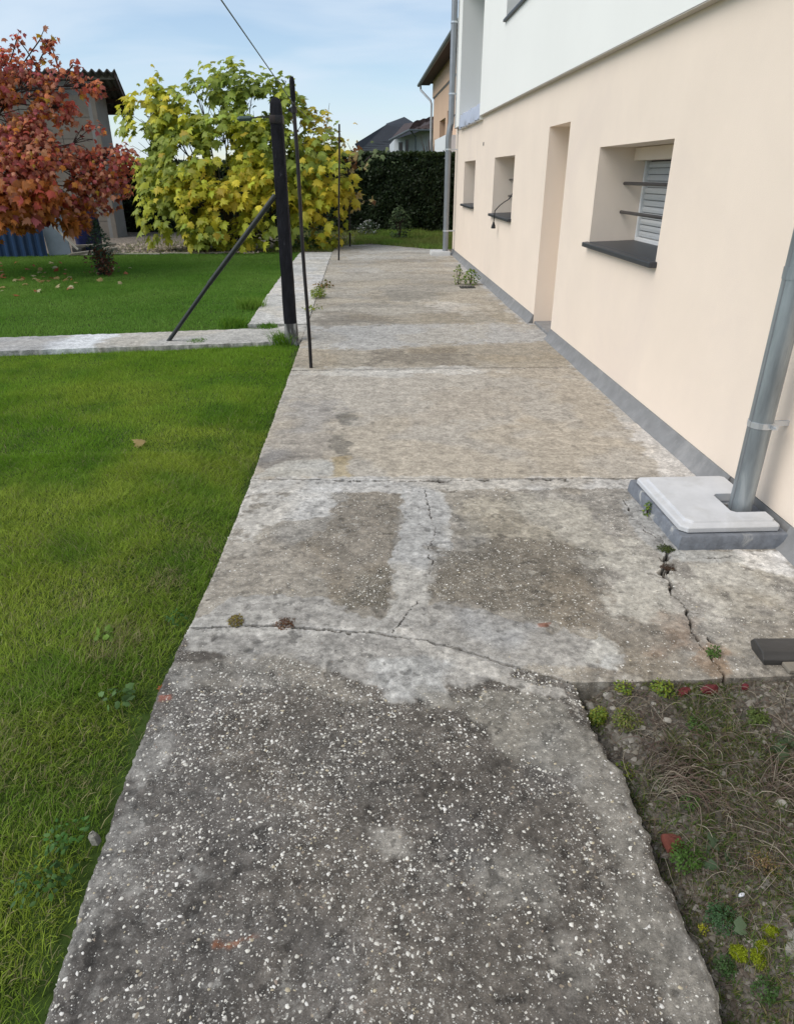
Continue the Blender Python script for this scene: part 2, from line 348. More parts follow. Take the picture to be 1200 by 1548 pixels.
# --- lawn surface (gently uneven)
def lawn_h(x, y):
    h = -0.055 + 0.022 * fbm(x, y, 0.8, 4, 5)
    h = h - 0.035 * sstep(-1.15, -0.74, x) * sstep(7.3, 6.5, y)               # sinks towards the slab edge
    h = h + 0.03 * sstep(7.6, 10.5, y)
    return h
def sheet(name, x0, x1, y0, y1, nx, ny, hf, mat, kind='structure', label=None):
    X, Yg = np.meshgrid(np.linspace(x0, x1, nx), np.linspace(y0, y1, ny)); x, y = X.ravel(), Yg.ravel()
    v = np.stack([x, y, hf(x, y)], 1); i = np.arange((nx - 1) * (ny - 1)); r, c = i // (nx - 1), i % (nx - 1); a = r * nx + c
    me = np_mesh(name, v, np.stack([a, a + 1, a + nx + 1, a + nx], 1), 4, True)
    o = link(name, me, mat); tag(o, kind=kind)
    return o
sheet('lawn', -16.0, -0.68, -3, 17.1, 190, 260, lawn_h, M['lawn_soil'])
def back_h(x, y): return -0.02 + 0.05 * fbm(x, y, 0.9, 4, 15) + 0.05 * sstep(19, 22, y)
sheet('back_garden_ground', -18, 14, 17.05, 30, 160, 70, lambda x, y: np.where(y < 17.3, -0.05, back_h(x, y)), M['gravel'])

# ================================================================== CONCRETE PATH (slabs with cracks and patches)
def gp(pts, z=0.0): return [PG(u, v, z)[:2] for u, v in pts]
GREYPATCH = (0.40, 0.41, 0.41); LIME = (0.48, 0.47, 0.45)
DARK = (0.100, 0.091, 0.082); MID = (0.265, 0.248, 0.22); BEIGE = (0.385, 0.352, 0.302); BROWN = (0.21, 0.185, 0.15)
# (polygon in photo survey points, colour, softness m, edge noise m, opacity, aggregate target or None)
PATCH = [
 # slab 3: beige field
 ([(380, 722), (452, 560), (880, 560), (1060, 722)], BEIGE, .05, .10, .85, .05),
 ([(395, 720), (430, 600), (520, 600), (500, 720)], (0.31, 0.29, 0.265), .14, .2, .8, .05),
 ([(383, 690), (450, 680), (470, 700), (385, 715)], (0.17, 0.16, 0.15), .08, .12, .7, .1),
 ([(508, 625), (530, 625), (520, 700), (505, 700)], (0.16, 0.15, 0.13), .04, .10, .75, .1),
 ([(498, 690), (525, 690), (530, 722), (495, 722)], (0.36, 0.29, 0.17), .04, .06, .7, 0),
 ([(430, 695), (500, 693), (505, 722), (380, 724)], (0.41, 0.40, 0.37), .03, .05, .9, 0),
 ([(640, 590), (780, 590), (760, 640), (620, 640)], (0.37, 0.325, 0.265), .2, .3, .6, .05),
 # along wall: paler mortar strip
 ([(842, 500), (870, 510), (1085, 722), (1010, 722), (930, 620), (862, 545)], (0.42, 0.41, 0.39), .04, .10, .85, 0),
 ([(945, 640), (985, 640), (1060, 722), (1005, 722)], (0.56, 0.53, 0.49), .03, .06, .8, 0),
 # light transverse repairs
 ([(440, 556), (620, 560), (640, 572), (440, 566)], (0.47, 0.45, 0.41), .05, .1, .7, 0),
 ([(460, 492), (760, 488), (840, 497), (860, 520), (700, 520), (560, 535), (462, 525)], (0.385, 0.38, 0.365), .06, .22, .85, 0),
 ([(470, 530), (560, 528), (700, 524), (840, 515), (870, 545), (640, 556), (470, 556)], (0.30, 0.265, 0.21), .08, .2, .85, .35),
 ([(560, 530), (690, 530), (700, 550), (560, 552)], (0.19, 0.165, 0.13), .10, .3, .7, .4),
 ([(500, 556), (700, 556), (760, 563), (560, 566)], (0.52, 0.50, 0.46), .05, .12, .7, 0),
 # slab 5
 ([(465, 490), (500, 380), (690, 380), (800, 485)], (0.33, 0.305, 0.26), .2, .3, .8, .12),
 ([(480, 470), (560, 470), (600, 488), (480, 495)], (0.19, 0.17, 0.14), .12, .3, .7, .3),
 ([(580, 440), (660, 440), (670, 455), (580, 456)], (0.20, 0.185, 0.155), .25, .5, .7, .3),
 ([(640, 468), (750, 470), (770, 486), (640, 487)], (0.26, 0.235, 0.19), .15, .3, .7, .3),
 ([(660, 455), (740, 462), (720, 474), (640, 470)], (0.50, 0.47, 0.42), .15, .3, .6, 0),
 ([(490, 400), (700, 396), (720, 410), (490, 412)], (0.42, 0.40, 0.36), .3, .7, .6, 0),
 ([(560, 372), (660, 378), (700, 392), (520, 392)], (0.43, 0.42, 0.39), .4, .7, .7, 0),
 ([(690, 382), (720, 400), (830, 495), (800, 492), (700, 410)], (0.40, 0.40, 0.40), .08, .15, .8, 0),
 # slab 2
 ([(345, 830), (390, 745), (515, 735), (520, 775), (410, 800), (380, 850)], LIME, .04, .10, .8, .05),
 ([(520, 738), (615, 738), (600, 790), (590, 860), (585, 915), (545, 922), (500, 905), (430, 830), (495, 790)], BROWN, .03, .07, .92, .45),
 ([(540, 870), (590, 860), (585, 920), (520, 918)], (0.13, 0.12, 0.10), .06, .08, .7, .9),
 ([(320, 905), (345, 820), (430, 800), (500, 890), (380, 895)], (0.27, 0.25, 0.22), .05, .10, .75, .2),
 ([(615, 740), (672, 740), (680, 790), (690, 830), (652, 890), (640, 950), (560, 950), (590, 920), (600, 830), (608, 780)], (0.385, 0.38, 0.365), .02, .05, .95, .02),
 ([(700, 750), (860, 750), (930, 790), (960, 860), (880, 850), (720, 810)], (0.38, 0.355, 0.30), .08, .15, .7, .1),
 ([(690, 790), (770, 770), (800, 800), (700, 812)], (0.22, 0.20, 0.165), .08, .16, .6, .2),
 ([(668, 830), (760, 815), (880, 822), (940, 860), (900, 960), (760, 930), (655, 895)], (0.15, 0.135, 0.112), .06, .10, .9, .75),
 ([(800, 870), (920, 870), (1060, 960), (1070, 1025), (880, 1025), (850, 940)], (0.20, 0.175, 0.14), .12, .16, .75, .4),
 ([(950, 820), (1010, 850), (1030, 950), (930, 930), (900, 850)], (0.42, 0.40, 0.35), .07, .14, .75, .25),
 ([(1020, 850), (1190, 845), (1190, 940), (1070, 960)], (0.43, 0.41, 0.36), .08, .14, .8, .25),
 ([(1080, 890), (1190, 905), (1190, 985), (1085, 975)], (0.27, 0.245, 0.20), .10, .14, .6, .35),
 ([(1110, 832), (1195, 832), (1195, 868), (1130, 862)], (0.66, 0.65, 0.63), .03, .05, .8, 0),
 ([(960, 755), (1000, 800), (1030, 835), (1015, 850), (960, 805), (935, 760)], (0.33, 0.325, 0.31), .02, .03, .85, 0),
 ([(1020, 830), (1110, 835), (1130, 850), (1030, 850)], (0.40, 0.40, 0.38), .02, .03, .8, 0),
 ([(1000, 930), (1050, 930), (1075, 990), (1000, 985)], (0.24, 0.15, 0.095), .09, .10, .38, .1),
 ([(1040, 1000), (1070, 960), (1100, 1000), (1090, 1030)], (0.25, 0.17, 0.11), .04, .06, .5, .1),
 ([(380, 722), (1050, 722), (1040, 738), (700, 742), (375, 748)], (0.50, 0.49, 0.47), .02, .05, .7, 0),
 # junction repair between slab 1 and 2
 ([(350, 905), (480, 900), (520, 925), (600, 935), (660, 910), (760, 930), (860, 955), (920, 965), (940, 1000), (880, 1010), (800, 1010), (700, 1050), (600, 1060), (520, 1030), (440, 1000), (270, 985), (285, 945)], (0.31, 0.305, 0.295), .02, .06, .95, .04),
 ([(285, 935), (400, 925), (450, 945), (600, 955), (480, 962), (280, 960)], (0.42, 0.415, 0.40), .02, .04, .7, 0),
 ([(600, 950), (700, 990), (800, 1030), (850, 1040), (870, 1060), (780, 1045), (640, 985)], (0.46, 0.45, 0.43), .015, .04, .7, .02),
 ([(560, 1000), (680, 1000), (680, 1060), (560, 1050)], (0.40, 0.41, 0.415), .05, .06, .7, .02),
 ([(900, 950), (935, 975), (930, 1010), (880, 1000)], (0.46, 0.46, 0.44), .02, .04, .7, .1),
 ([(640, 1050), (780, 1040), (900, 1100), (930, 1150), (840, 1170), (720, 1090)], (0.25, 0.24, 0.215), .06, .09, .75, .4),
 # slab 1
 ([(265, 1000), (400, 985), (480, 1000), (570, 1050), (560, 1090), (430, 1040), (250, 1050)], (0.235, 0.22, 0.195), .04, .07, .7, .85),
 ([(150, 1270), (262, 1010), (300, 1030), (230, 1200), (180, 1330), (60, 1548), (40, 1548)], (0.26, 0.25, 0.23), .05, .08, .6, .5),
 ([(820, 1060), (900, 1110), (960, 1210), (1010, 1350), (1110, 1548), (1010, 1548), (960, 1400), (900, 1250)], (0.235, 0.228, 0.21), .06, .10, .65, .35),
 ([(545, 1250), (600, 1245), (640, 1300), (580, 1305)], (0.34, 0.33, 0.31), .03, .04, .6, .2),
 ([(720, 1310), (790, 1290), (820, 1350), (760, 1370)], (0.24, 0.235, 0.22), .06, .09, .5, .4),
 ([(850, 1440), (900, 1440), (930, 1500), (860, 1510)], (0.30, 0.29, 0.27), .05, .09, .5, .3),
 ([(380, 1130), (500, 1080), (640, 1130), (600, 1200), (430, 1200)], (0.085, 0.08, 0.075), .12, .12, .6, .9),
 ([(330, 1430), (385, 1405), (395, 1420), (345, 1440)], (0.26, 0.095, 0.04), .012, .02, .75, .5),
 ([(235, 1050), (262, 1048), (262, 1060), (238, 1062)], (0.22, 0.085, 0.06), .01, .01, .8, 0),
 ([(812, 944), (832, 942), (832, 949), (814, 950)], (0.25, 0.10, 0.06), .01, .01, .8, 0),
]
PATCH = [(gp(p), np.array(c), s, nn, o, a) for p, c, s, nn, o, a in PATCH]
# cracks: polyline, width m, depth m, dark colour, wobble
CRACK = [
 ([(283, 950), (340, 949), (380, 945), (440, 948), (560, 958), (640, 968), (700, 985), (800, 1015), (865, 1035)], .007, .02, .016),
 ([(640, 738), (650, 780), (658, 800), (650, 835), (652, 870)], .004, .01, .012),
 ([(640, 905), (620, 920), (592, 955)], .004, .01, .01),
 ([(940, 757), (965, 790), (1000, 815), (1008, 830)], .006, .012, .012),
 ([(1012, 838), (1004, 858), (1012, 885), (1035, 915), (1045, 945), (1052, 965), (1075, 995), (1100, 1030)], .0125, .035, .035),
 ([(1003, 846), (1012, 866)], .024, .030, .03), ([(1040, 925), (1058, 928)], .010, .02, .02), ([(985, 868), (1005, 872)], .010, .02, .03), ([(975, 800), (985, 812)], .010, .01, .03), ([(1068, 962), (1082, 972)], .012, .02, .02),
 ([(1030, 838), (1070, 846), (1110, 842), (1150, 855)], .004, .01, .01),
 ([(380, 724), (500, 727), (640, 728), (800, 724), (1050, 723)], .010, .015, .015),
 ([(505, 727), (545, 728)], .030, .02, .02), ([(640, 727), (670, 727)], .030, .02, .02), ([(720, 726), (740, 727)], .030, .02, .02), ([(805, 725), (855, 726)], .032, .025, .02), ([(925, 723), (945, 724)], .02, .02, .02), ([(962, 724), (1060, 722)], .024, .02, .02),
 ([(440, 560), (860, 556)], .008, .006, .03),
 ([(470, 458), (600, 460)], .010, .008, .03), ([(760, 461), (803, 461)], .012, .01, .02),
 ([(465, 491), (560, 491), (700, 489)], .010, .006, .04),
]
CRACK = [([np.array(q) for q in gp(p)], w, d, wob) for p, w, d, wob in CRACK]
LEFT = [(-3.0, -.71), (0.85, -.71), (1.28, -.73), (1.9, -.742), (2.05, -.733), (2.25, -.72), (2.76, -.70), (3.72, -.685), (7.0, -.69), (8.2, -.69), (17, -.73), (18.3, -.70), (19.2, -.65)]
def left_x(y): return np.interp(y, [a for a, b in LEFT], [b for a, b in LEFT])
RIGHT1 = [(-3.0, .75), (0.79, .73), (.93, .745), (1.09, .735), (1.13, .715), (1.24, .745), (1.48, .74), (1.51, .715), (1.68, .71), (1.86, .70), (3.0, .70)]
def right_x1(y): return np.interp(y, [a for a, b in RIGHT1], [b for a, b in RIGHT1])
def jointA(x): 
    p = gp([(283, 950), (340, 949), (440, 948), (560, 958), (640, 968), (700, 985), (800, 1015), (865, 1035)])
    xs = [q[0] for q in p]; ys = [q[1] for q in p]
    return np.where(x < .70, np.interp(x, xs, ys), 1.86)
SRC = {}
def concrete(name, x0f, x1f, y0f, y1f, nx, ny, base, agg0, thick=0.12, seed=0, parent=None, edge=(.012, .012, 0.002, .002), extra=None, zoff=0.0, label=None):
    s = np.linspace(0, 1, nx); t = np.linspace(0, 1, ny); Sg, T = np.meshgrid(s, t)
    ym = None
    # iterate: y from mean x then x from y
    x = Sg * 1.0
    xa, xb = x0f(np.zeros_like(Sg) + 3), x1f(np.zeros_like(Sg) + 3)
    x = xa + (xb - xa) * Sg
    for _ in range(3):
        ya, yb = y0f(x), y1f(x); y = ya + (yb - ya) * T
        xa, xb = x0f(y), x1f(y)
        xa = xa + edge[0] * (.45 * fbm(y, y * 0, 7, 3, seed + 1) + .55 * fbm(y, y * 0, 60, 3, seed + 2, .8)); xb = xb + edge[1] * (fbm(y, y * 0 + 5, 9, 4, seed + 3) + .6 * fbm(y, y * 0, 40, 2, seed + 4))
        x = xa + (xb - xa) * Sg
    y = y + edge[2] * fbm(x, x * 0, 20, 4, seed + 5) * (1 - T) * 1.0 + edge[3] * fbm(x, x * 0, 20, 4, seed + 6) * T
    fx, fy = x.ravel(), y.ravel()
    h = 0.006 * fbm(fx, fy, 1.3, 3, 31) + 0.0012 * fbm(fx, fy, 14, 4, 33)
    big = fbm(fx, fy, 1.1, 5, 41 + seed); mid = fbm(fx, fy, 5.0, 5, 43); fine = fbm(fx, fy, 28, 4, 47)
    fin2 = fbm(fx, fy, 75, 2, 49); kc = 1.0 if agg0 > .5 else .8 if agg0 > .2 else .42
    c = np.array(base)[None, :] * (1 + kc * (0.30 * big + 0.34 * mid + 0.42 * fine + 0.30 * fin2))[:, None]
    ag = np.clip(agg0 * (1 + 1.3 * mid + 0.6 * big), 0, 1)
    w1 = fbm(fx, fy, 7, 5, 51, 0.6); w2 = fbm(fx, fy, 40, 3, 57)
    bounds = (fx.min() - .3, fx.max() + .3, fy.min() - .3, fy.max() + .3)
    for pi, (poly, pc, soft, nn, op, pa) in enumerate(PATCH):
        px = [q[0] for q in poly]; py = [q[1] for q in poly]
        if max(px) < bounds[0] or min(px) > bounds[1] or max(py) < bounds[2] or min(py) > bounds[3]: continue
        sel = np.where((fx > min(px) - .4) & (fx < max(px) + .4) & (fy > min(py) - .8) & (fy < max(py) + .8))[0]
        if not len(sel): continue
        sdv = poly_sd(fx[sel], fy[sel], poly) + nn * (w1[sel] * 1.3 + .25 * w2[sel])
        soft = soft * .55; sdv = sdv + .012 * fine[sel]; a = op * sstep(-soft, soft, sdv)
        pcol = pc[None, :] * (1 + kc * (.22 * mid[sel] + .36 * fine[sel] + .25 * fin2[sel]))[:, None]
        c[sel] = c[sel] * (1 - a[:, None]) + pcol * a[:, None]
        if pa is not None: ag[sel] = ag[sel] * (1 - a) + pa * a
        if soft <= .0166: h[sel] += 0.003 * a
    # pits and dark spots
    sp = sstep(.40, .46, fbm(fx, fy, 20, 4, 61)); sp = sp * kc; c *= (1 - .42 * sp)[:, None]; h -= .0015 * sp
    lf = sstep(.30, .42, fbm(fx, fy, 34, 4, 63, .7)) * kc * np.clip(.35 + 1.5 * fbm(fx, fy, 2.2, 3, 65), 0, 1) * np.clip(1.6 - c[:, 1] * 4, 0, 1); c = c * (1 - .5 * lf)[:, None] + np.array((.50, .49, .455)) * (.5 * lf)[:, None]
    gr = np.clip(2.2 * fbm(fx, fy, 1.6, 4, 67), 0, .35)[:, None]; c = c * (1 - gr) + c * np.array((1.02, .93, .78)) * gr
    for pts, wd, dep, wob in CRACK:
        px = [q[0] for q in pts]; py = [q[1] for q in pts]
        sel = np.where((fx > min(px) - .2) & (fx < max(px) + .2) & (fy > min(py) - .2) & (fy < max(py) + .2))[0]
        if not len(sel): continue
        xx = fx[sel] + wob * fbm(fx[sel], fy[sel], 10, 3, 71); yy = fy[sel] + wob * fbm(fx[sel], fy[sel], 10, 3, 73)
        xx = xx + .012 * fbm(fx[sel], fy[sel], 45, 3, 74); yy = yy + .012 * fbm(fx[sel], fy[sel], 45, 3, 75)
        d = seg_dist(xx, yy, pts); ww = wd * np.clip(.62 + 1.1 * fbm(fx[sel], fy[sel], 24, 4, 77), .12, 2)
        a = sstep(ww, ww * .45, d); h[sel] -= dep * a; c[sel] = c[sel] * (1 - a)[:, None] + np.array((.030, .022, .015)) * a[:, None]; ag[sel] *= 1 - a
        halo = sstep(ww * 6, ww, d) * .25 * (wd < .012); c[sel] = c[sel] * (1 - halo[:, None]) + np.array((.42, .41, .39)) * halo[:, None] * (1 - a[:, None]) + c[sel] * halo[:, None] * a[:, None]
    if extra: h, c, ag = extra(fx, fy, h, c, ag)
    # rounded, crumbling rims
    ex = np.minimum((x - xa).ravel(), (xb - x).ravel()); h -= 0.007 * sstep(.012, 0, ex)
    h += zoff
    v = np.stack([fx, fy, h], 1); c = np.clip(c, .01, .85)
    i = np.arange((nx - 1) * (ny - 1)); r, cc = i // (nx - 1), i % (nx - 1); a0 = r * nx + cc
    quads = np.stack([a0, a0 + 1, a0 + nx + 1, a0 + nx], 1)
    rim = np.concatenate([np.arange(nx), np.arange(1, ny) * nx + nx - 1, (ny - 1) * nx + np.arange(nx - 2, -1, -1), np.arange(ny - 2, 0, -1) * nx])
    nr = len(rim); bv = v[rim].copy(); bv[:, 2] -= thick; base_i = len(v)
    mvv = v[rim].copy(); mvv[:, 2] -= .022; mvv[:, :2] += 0.0
    v2 = np.concatenate([v, bv]); j = np.arange(nr); k = (j + 1) % nr
    sk = np.stack([rim[j], base_i + j, base_i + k, rim[k]], 1)
    c2 = np.concatenate([c, c[rim] * .8]); ag2 = np.concatenate([ag, ag[rim]])
    me = np_mesh(name, v2, np.concatenate([quads, sk]), 4, True, c2, ag2)
    me.set_sharp_from_angle(angle=math.radians(50))
    o = link(name, me, M['concrete'], parent)
    SRC[name + str(seed)] = (fx, fy, h, ag)
    return o
path = empty('path', (0, 0, 0), kind='structure')
cst = lambda v: (lambda q: np.zeros_like(q) + v)
R_W = lambda y: np.zeros_like(y) + 2.02
G = .003
concrete('slab', left_x, right_x1, cst(0.2), lambda x: jointA(x) - G, 400, 540, DARK, .75, seed=1, parent=path, edge=(.010, .014, 0, 0))
concrete('slab', left_x, R_W, lambda x: jointA(x) + G, lambda x: 3.70 - .04 * np.clip(x, 0, 2) - G, 680, 480, MID, .35, seed=2, parent=path, edge=(.008, 0, 0.006, .006))
concrete('slab', left_x, R_W, lambda x: 3.70 - .04 * np.clip(x, 0, 2) + G, cst(6.22), 340, 300, BEIGE, .08, seed=3, parent=path, edge=(.012, 0, .006, 0))
concrete('slab', left_x, R_W, cst(6.225), cst(8.34), 300, 200, (0.33, 0.30, 0.25), .15, seed=4, parent=path, edge=(.012, 0, 0, 0), zoff=.004)
def far_end(x): return np.interp(x, [-.7, .17, 1.56, 2.1], [18.4, 19.0, 17.6, 17.5])
def streaks(fx, fy, h, c, ag):
    w = fbm(fx * .9, fy * .9 * 3.2, 1.0, 5, 91, .6)
    c = c * (1 + .35 * w)[:, None]; return h, c, ag
concrete('slab', left_x, R_W, cst(8.345), far_end, 260, 420, (0.325, 0.30, 0.255), .12, seed=5, parent=path, edge=(.012, 0, 0, .03), extra=streaks, zoff=.0)

# paler strip left of the path beyond the post, and the footing strip crossing the lawn
strip = empty('paved_strip', (0, 0, 0), kind='structure')
PAT0 = PATCH; PATCH = []
def xl_strip(y): return np.interp(y, [8.2, 8.5, 10.2, 12.6, 16.9], [-1.40, -1.40, -1.45, -1.47, -1.47])
CR0 = CRACK
CRACK = [([np.array(q) for q in gp([(388, 458), (405, 440), (425, 415), (438, 400), (450, 380)])], .03, .02, .05), ([np.array(q) for q in gp([(376, 470), (500, 468)])], .008, .005, .02)]
concrete('slab', xl_strip, lambda y: left_x(y) - .008, cst(8.42), cst(10.6), 60, 120, (0.48, 0.47, 0.44), .05, seed=7, parent=strip, edge=(.02, .01, 0, 0))
concrete('slab', xl_strip, lambda y: left_x(y) - .008, cst(10.61), cst(12.9), 60, 120, (0.50, 0.49, 0.47), .02, seed=8, parent=strip, edge=(.03, .01, 0, 0), zoff=.003)
concrete('slab', xl_strip, lambda y: left_x(y) - .008, cst(12.91), cst(16.95), 60, 160, (0.48, 0.475, 0.45), .02, seed=9, parent=strip, edge=(.03, .01, 0, .03), extra=streaks)
CRACK = []
def y_foot0(x): return np.interp(x, [-12, -3.7, -.7], [6.3, 7.13, 7.47])
def y_foot1(x): return np.interp(x, [-12, -4.0, -1.3, -.7], [7.1, 7.80, 8.16, 8.40])
def paint_foot(fx, fy, h, c, ag):
    a = sstep(-.05, .08, .28 - np.abs(fx + 3.05) + .2 * fbm(fx, fy, 5, 4, 5)); c = c * (1 - a[:, None]) + np.array((.60, .61, .61)) * a[:, None]
    a = sstep(.0, .3, -3.1 - fx) * .5; c = c * (1 - a[:, None]) + np.array((.30, .30, .31)) * a[:, None] * (1 + .5 * fbm(fx * .6, fy * 6, 1.5, 4, 8))[:, None]
    return h, c, ag
foot = empty('footing_strip', (0, 0, 0), kind='structure')
concrete('slab', cst(-12.0), lambda y: left_x(y) - .008, y_foot0, y_foot1, 900, 50, (0.42, 0.405, 0.37), .12, seed=10, parent=foot, edge=(0, .01, .025, .03), extra=paint_foot, zoff=-.005)
PATCH, CRACK = PAT0, CR0

# embedded stones of the worn surface (uncountable): flat-domed irregular chips
def chips(slab_key, count, x0, x1, y0, y1, rmin, rmax, parent, seed):
    rg = np.random.default_rng(seed); fx, fy, h, ag = SRC[slab_key]
    idx = rg.integers(0, len(fx), count * 6); keep = rg.random(len(idx)) < (np.clip(ag[idx], 0, 1) ** 1.5) * (.25 + 1.2 * vnoise(fx[idx] * 5, fy[idx] * 5, 5) * vnoise(fx[idx] * 16, fy[idx] * 16, 6) * 2)
    idx = idx[keep]; idx = idx[(fx[idx] > x0) & (fx[idx] < x1) & (fy[idx] > y0) & (fy[idx] < y1)][:count]
    n = len(idx); K = 7; r = rmin + (rmax - rmin) * rg.random(n) ** 4.5
    ang = rg.random(n) * 6.283; asp = .45 + .5 * rg.random(n)
    th = np.arange(K) / K * 2 * np.pi
    rr = r[:, None] * (.6 + .8 * rg.random((n, K)))
    lx = rr * np.cos(th); ly = rr * np.sin(th) * asp[:, None]
    cx = fx[idx] + rg.normal(0, .002, n); cy = fy[idx] + rg.normal(0, .002, n)
    gx = lx * np.cos(ang)[:, None] - ly * np.sin(ang)[:, None]; gy = lx * np.sin(ang)[:, None] + ly * np.cos(ang)[:, None]
    v = np.zeros((n, 2 * K + 1, 3)); z = h[idx]
    v[:, :K, 0] = cx[:, None] + gx; v[:, :K, 1] = cy[:, None] + gy; v[:, :K, 2] = z[:, None] - .003
    v[:, K:2 * K, 0] = cx[:, None] + gx * .8; v[:, K:2 * K, 1] = cy[:, None] + gy * .8; v[:, K:2 * K, 2] = z[:, None] + .0006
    v[:, 2 * K, 0] = cx; v[:, 2 * K, 1] = cy; v[:, 2 * K, 2] = z + .0008 + .02 * r
    k = np.arange(K); k1 = (k + 1) % K
    tri = np.concatenate([np.stack([k, k1, K + k1], 1), np.stack([k, K + k1, K + k], 1), np.stack([K + k, K + k1, 0 * k + 2 * K], 1)])
    F = (np.arange(n)[:, None, None] * (2 * K + 1) + tri[None]).reshape(-1, 3)
    pal = np.array([(.66, .64, .58), (.58, .56, .50), (.36, .34, .31), (.48, .42, .30), (.26, .21, .17), (.68, .66, .62)])
    pc = pal[rg.choice(6, n, p=[.3, .25, .15, .08, .06, .16])] * (.8 + .3 * rg.random(n))[:, None]
    me = np_mesh('pebble', v.reshape(-1, 3), F, 3, False, np.repeat(pc, 2 * K + 1, 0))
    o = link('pebble', me, M['chip'], parent); tag(o, kind='stuff'); return o
chips('slab1', 15000, -.72, .72, .5, 2.3, .0009, .0072, path, 3)
chips('slab2', 5200, -.7, 2.0, 1.9, 3.7, .0012, .0068, path, 4)

# ================================================================== LAWN GRASS
def blades(name, n, xr, yr, hr, wr, seed, two=True, lean=.6, maskf=None, hf=lawn_h, colf=None, parent=None, kind='stuff', hmul=None):
    rg = np.random.default_rng(seed)
    x = xr[0] + (xr[1] - xr[0]) * rg.random(n); y = yr[0] + (yr[1] - yr[0]) * rg.random(n)
    if maskf is not None:
        k = maskf(x, y, rg); x, y = x[k], y[k]
    n = len(x); z = hf(x, y) - .004
    clump = fbm(x, y, 3.0, 4, seed + 2); H = (hr[0] + (hr[1] - hr[0]) * rg.random(n)) * (1 + .5 * clump)
    if hmul is not None: H = H * hmul(x, y)
    Wd = (wr[0] + (wr[1] - wr[0]) * rg.random(n)); a = rg.random(n) * 6.283
    # neighbouring blades lie in similar directions
    fa = 6.283 * fbm(x, y, 2.2, 3, seed + 5); la = fa + rg.normal(0, 1.6, n); L = lean * (.4 + .9 * rg.random(n)) * H
    sx, sy = np.cos(a) * Wd / 2, np.sin(a) * Wd / 2; dx, dy = np.cos(la) * L, np.sin(la) * L
    if two:
        v = np.zeros((n, 5, 3))
        v[:, 0] = np.stack([x - sx, y - sy, z], 1); v[:, 1] = np.stack([x + sx, y + sy, z], 1)
        v[:, 2] = np.stack([x + sx * .8 + dx * .35, y + sy * .8 + dy * .35, z + H * .55], 1); v[:, 3] = np.stack([x - sx * .8 + dx * .35, y - sy * .8 + dy * .35, z + H * .55], 1)
        v[:, 4] = np.stack([x + dx, y + dy, z + H * .92], 1)
        tri = np.array([(0, 1, 2), (0, 2, 3), (3, 2, 4)]); K = 5
    else:
        v = np.zeros((n, 3, 3)); v[:, 0] = np.stack([x - sx, y - sy, z], 1); v[:, 1] = np.stack([x + sx, y + sy, z], 1); v[:, 2] = np.stack([x + dx, y + dy, z + H], 1)
        tri = np.array([(0, 1, 2)]); K = 3
    c = colf(x, y, rg)
    F = (np.arange(n)[:, None, None] * K + tri[None]).reshape(-1, 3)
    cc = np.repeat(c, K, 0)
    me = np_mesh(name, v.reshape(-1, 3), F, 3, False, cc)
    o = link(name, me, M['grass'], parent)
    if kind: tag(o, kind=kind)
    return o
def lawn_col(x, y, rg):
    n = len(x); g = np.array((.175, .330, .024)); yel = np.array((.330, .420, .055)); deep = np.array((.110, .235, .022)); straw = np.array((.36, .33, .16))
    t = 1.25 * fbm(x, y, .9, 4, 101); s = fbm(x, y, 3.4, 4, 103)
    c = g[None] * (1 + .0 * t)[:, None]
    a = np.clip(.48 + 1.1 * t + .3 * s, 0, .9) * sstep(7.9, 5.5, y) + .10; c = c * (1 - a[:, None]) + yel * a[:, None]
    a = np.clip(-1.0 * s + .0 + .35 * sstep(-1.5, -.75, x), 0, .7); c = c * (1 - a[:, None]) + deep * a[:, None]
    p = .05 + .26 * sstep(.05, .5, fbm(x, y, 2.3, 4, 107)) + .10 * sstep(3.6, 2.0, y); p = p * sstep(6, 3.5, y) + .01
    bare = sstep(.10, .04, np.hypot((x + .93) / 1.1, (y - 2.72) / 1.6)) + sstep(.13, .05, np.hypot((x + 1.02) / 1.2, (y - 2.25) / 1.5)); p = p + .45 * bare
    k = rg.random(n) < p; c[k] = straw * (.6 + .6 * rg.random(k.sum()))[:, None]
    return c * (.65 + .7 * rg.random(n))[:, None]
def near_mask(x, y, rg):
    e = left_x(y) - .025 - .05 * rg.random(len(x)) - .04 * np.clip(fbm(y, y * 0, 4, 3, 5), 0, 1)
    dens = 1 - .55 * sstep(.25, .6, fbm(x, y, 2.6, 4, 111)) * sstep(4.5, 3, y) - .5 * sstep(-.95, -.74, x) * sstep(3, 2, y)
    return (x < e) & (rg.random(len(x)) < dens) & (x > -1.15 - .70 * y - .3) & (y < y_foot0(x) - .02)
blades('grass', 400000, (-4.3, -.68), (.35, 4.3), (.016, .046), (.0016, .0036), 21, True, 1.0, near_mask, lawn_h, lawn_col)
blades('grass', 290000, (-6.2, -.68), (4.2, 7.6), (.018, .038), (.0035, .007), 22, False, .8, near_mask, lawn_h, lawn_col)
def far_col(x, y, rg):
    n = len(x); g = np.array((.130, .280, .034)); g2 = np.array((.200, .345, .060)); t = np.clip(.4 + fbm(x, y, .7, 4, 121), 0, 1)
    c = g * (1 - t[:, None]) + g2 * t[:, None]
    d = sstep(12.0, 16.0, y); c = c * (1 - .15 * d[:, None])
    return c * (.75 + .5 * rg.random(n))[:, None]
def far_mask(x, y, rg):
    e = np.where(y < 8.4, y_foot1(x) + .02, 0)
    return (y > e) & (x < np.where(y > 8.3, xl_strip(y) - .01, -1.25)) & (x > -.62 * y - 1.2) & (y < 17.0)
blades('grass', 470000, (-12, -1.2), (7.5, 17.0), (.022, .040), (.007, .014), 23, False, .6, far_mask, lawn_h, far_col)
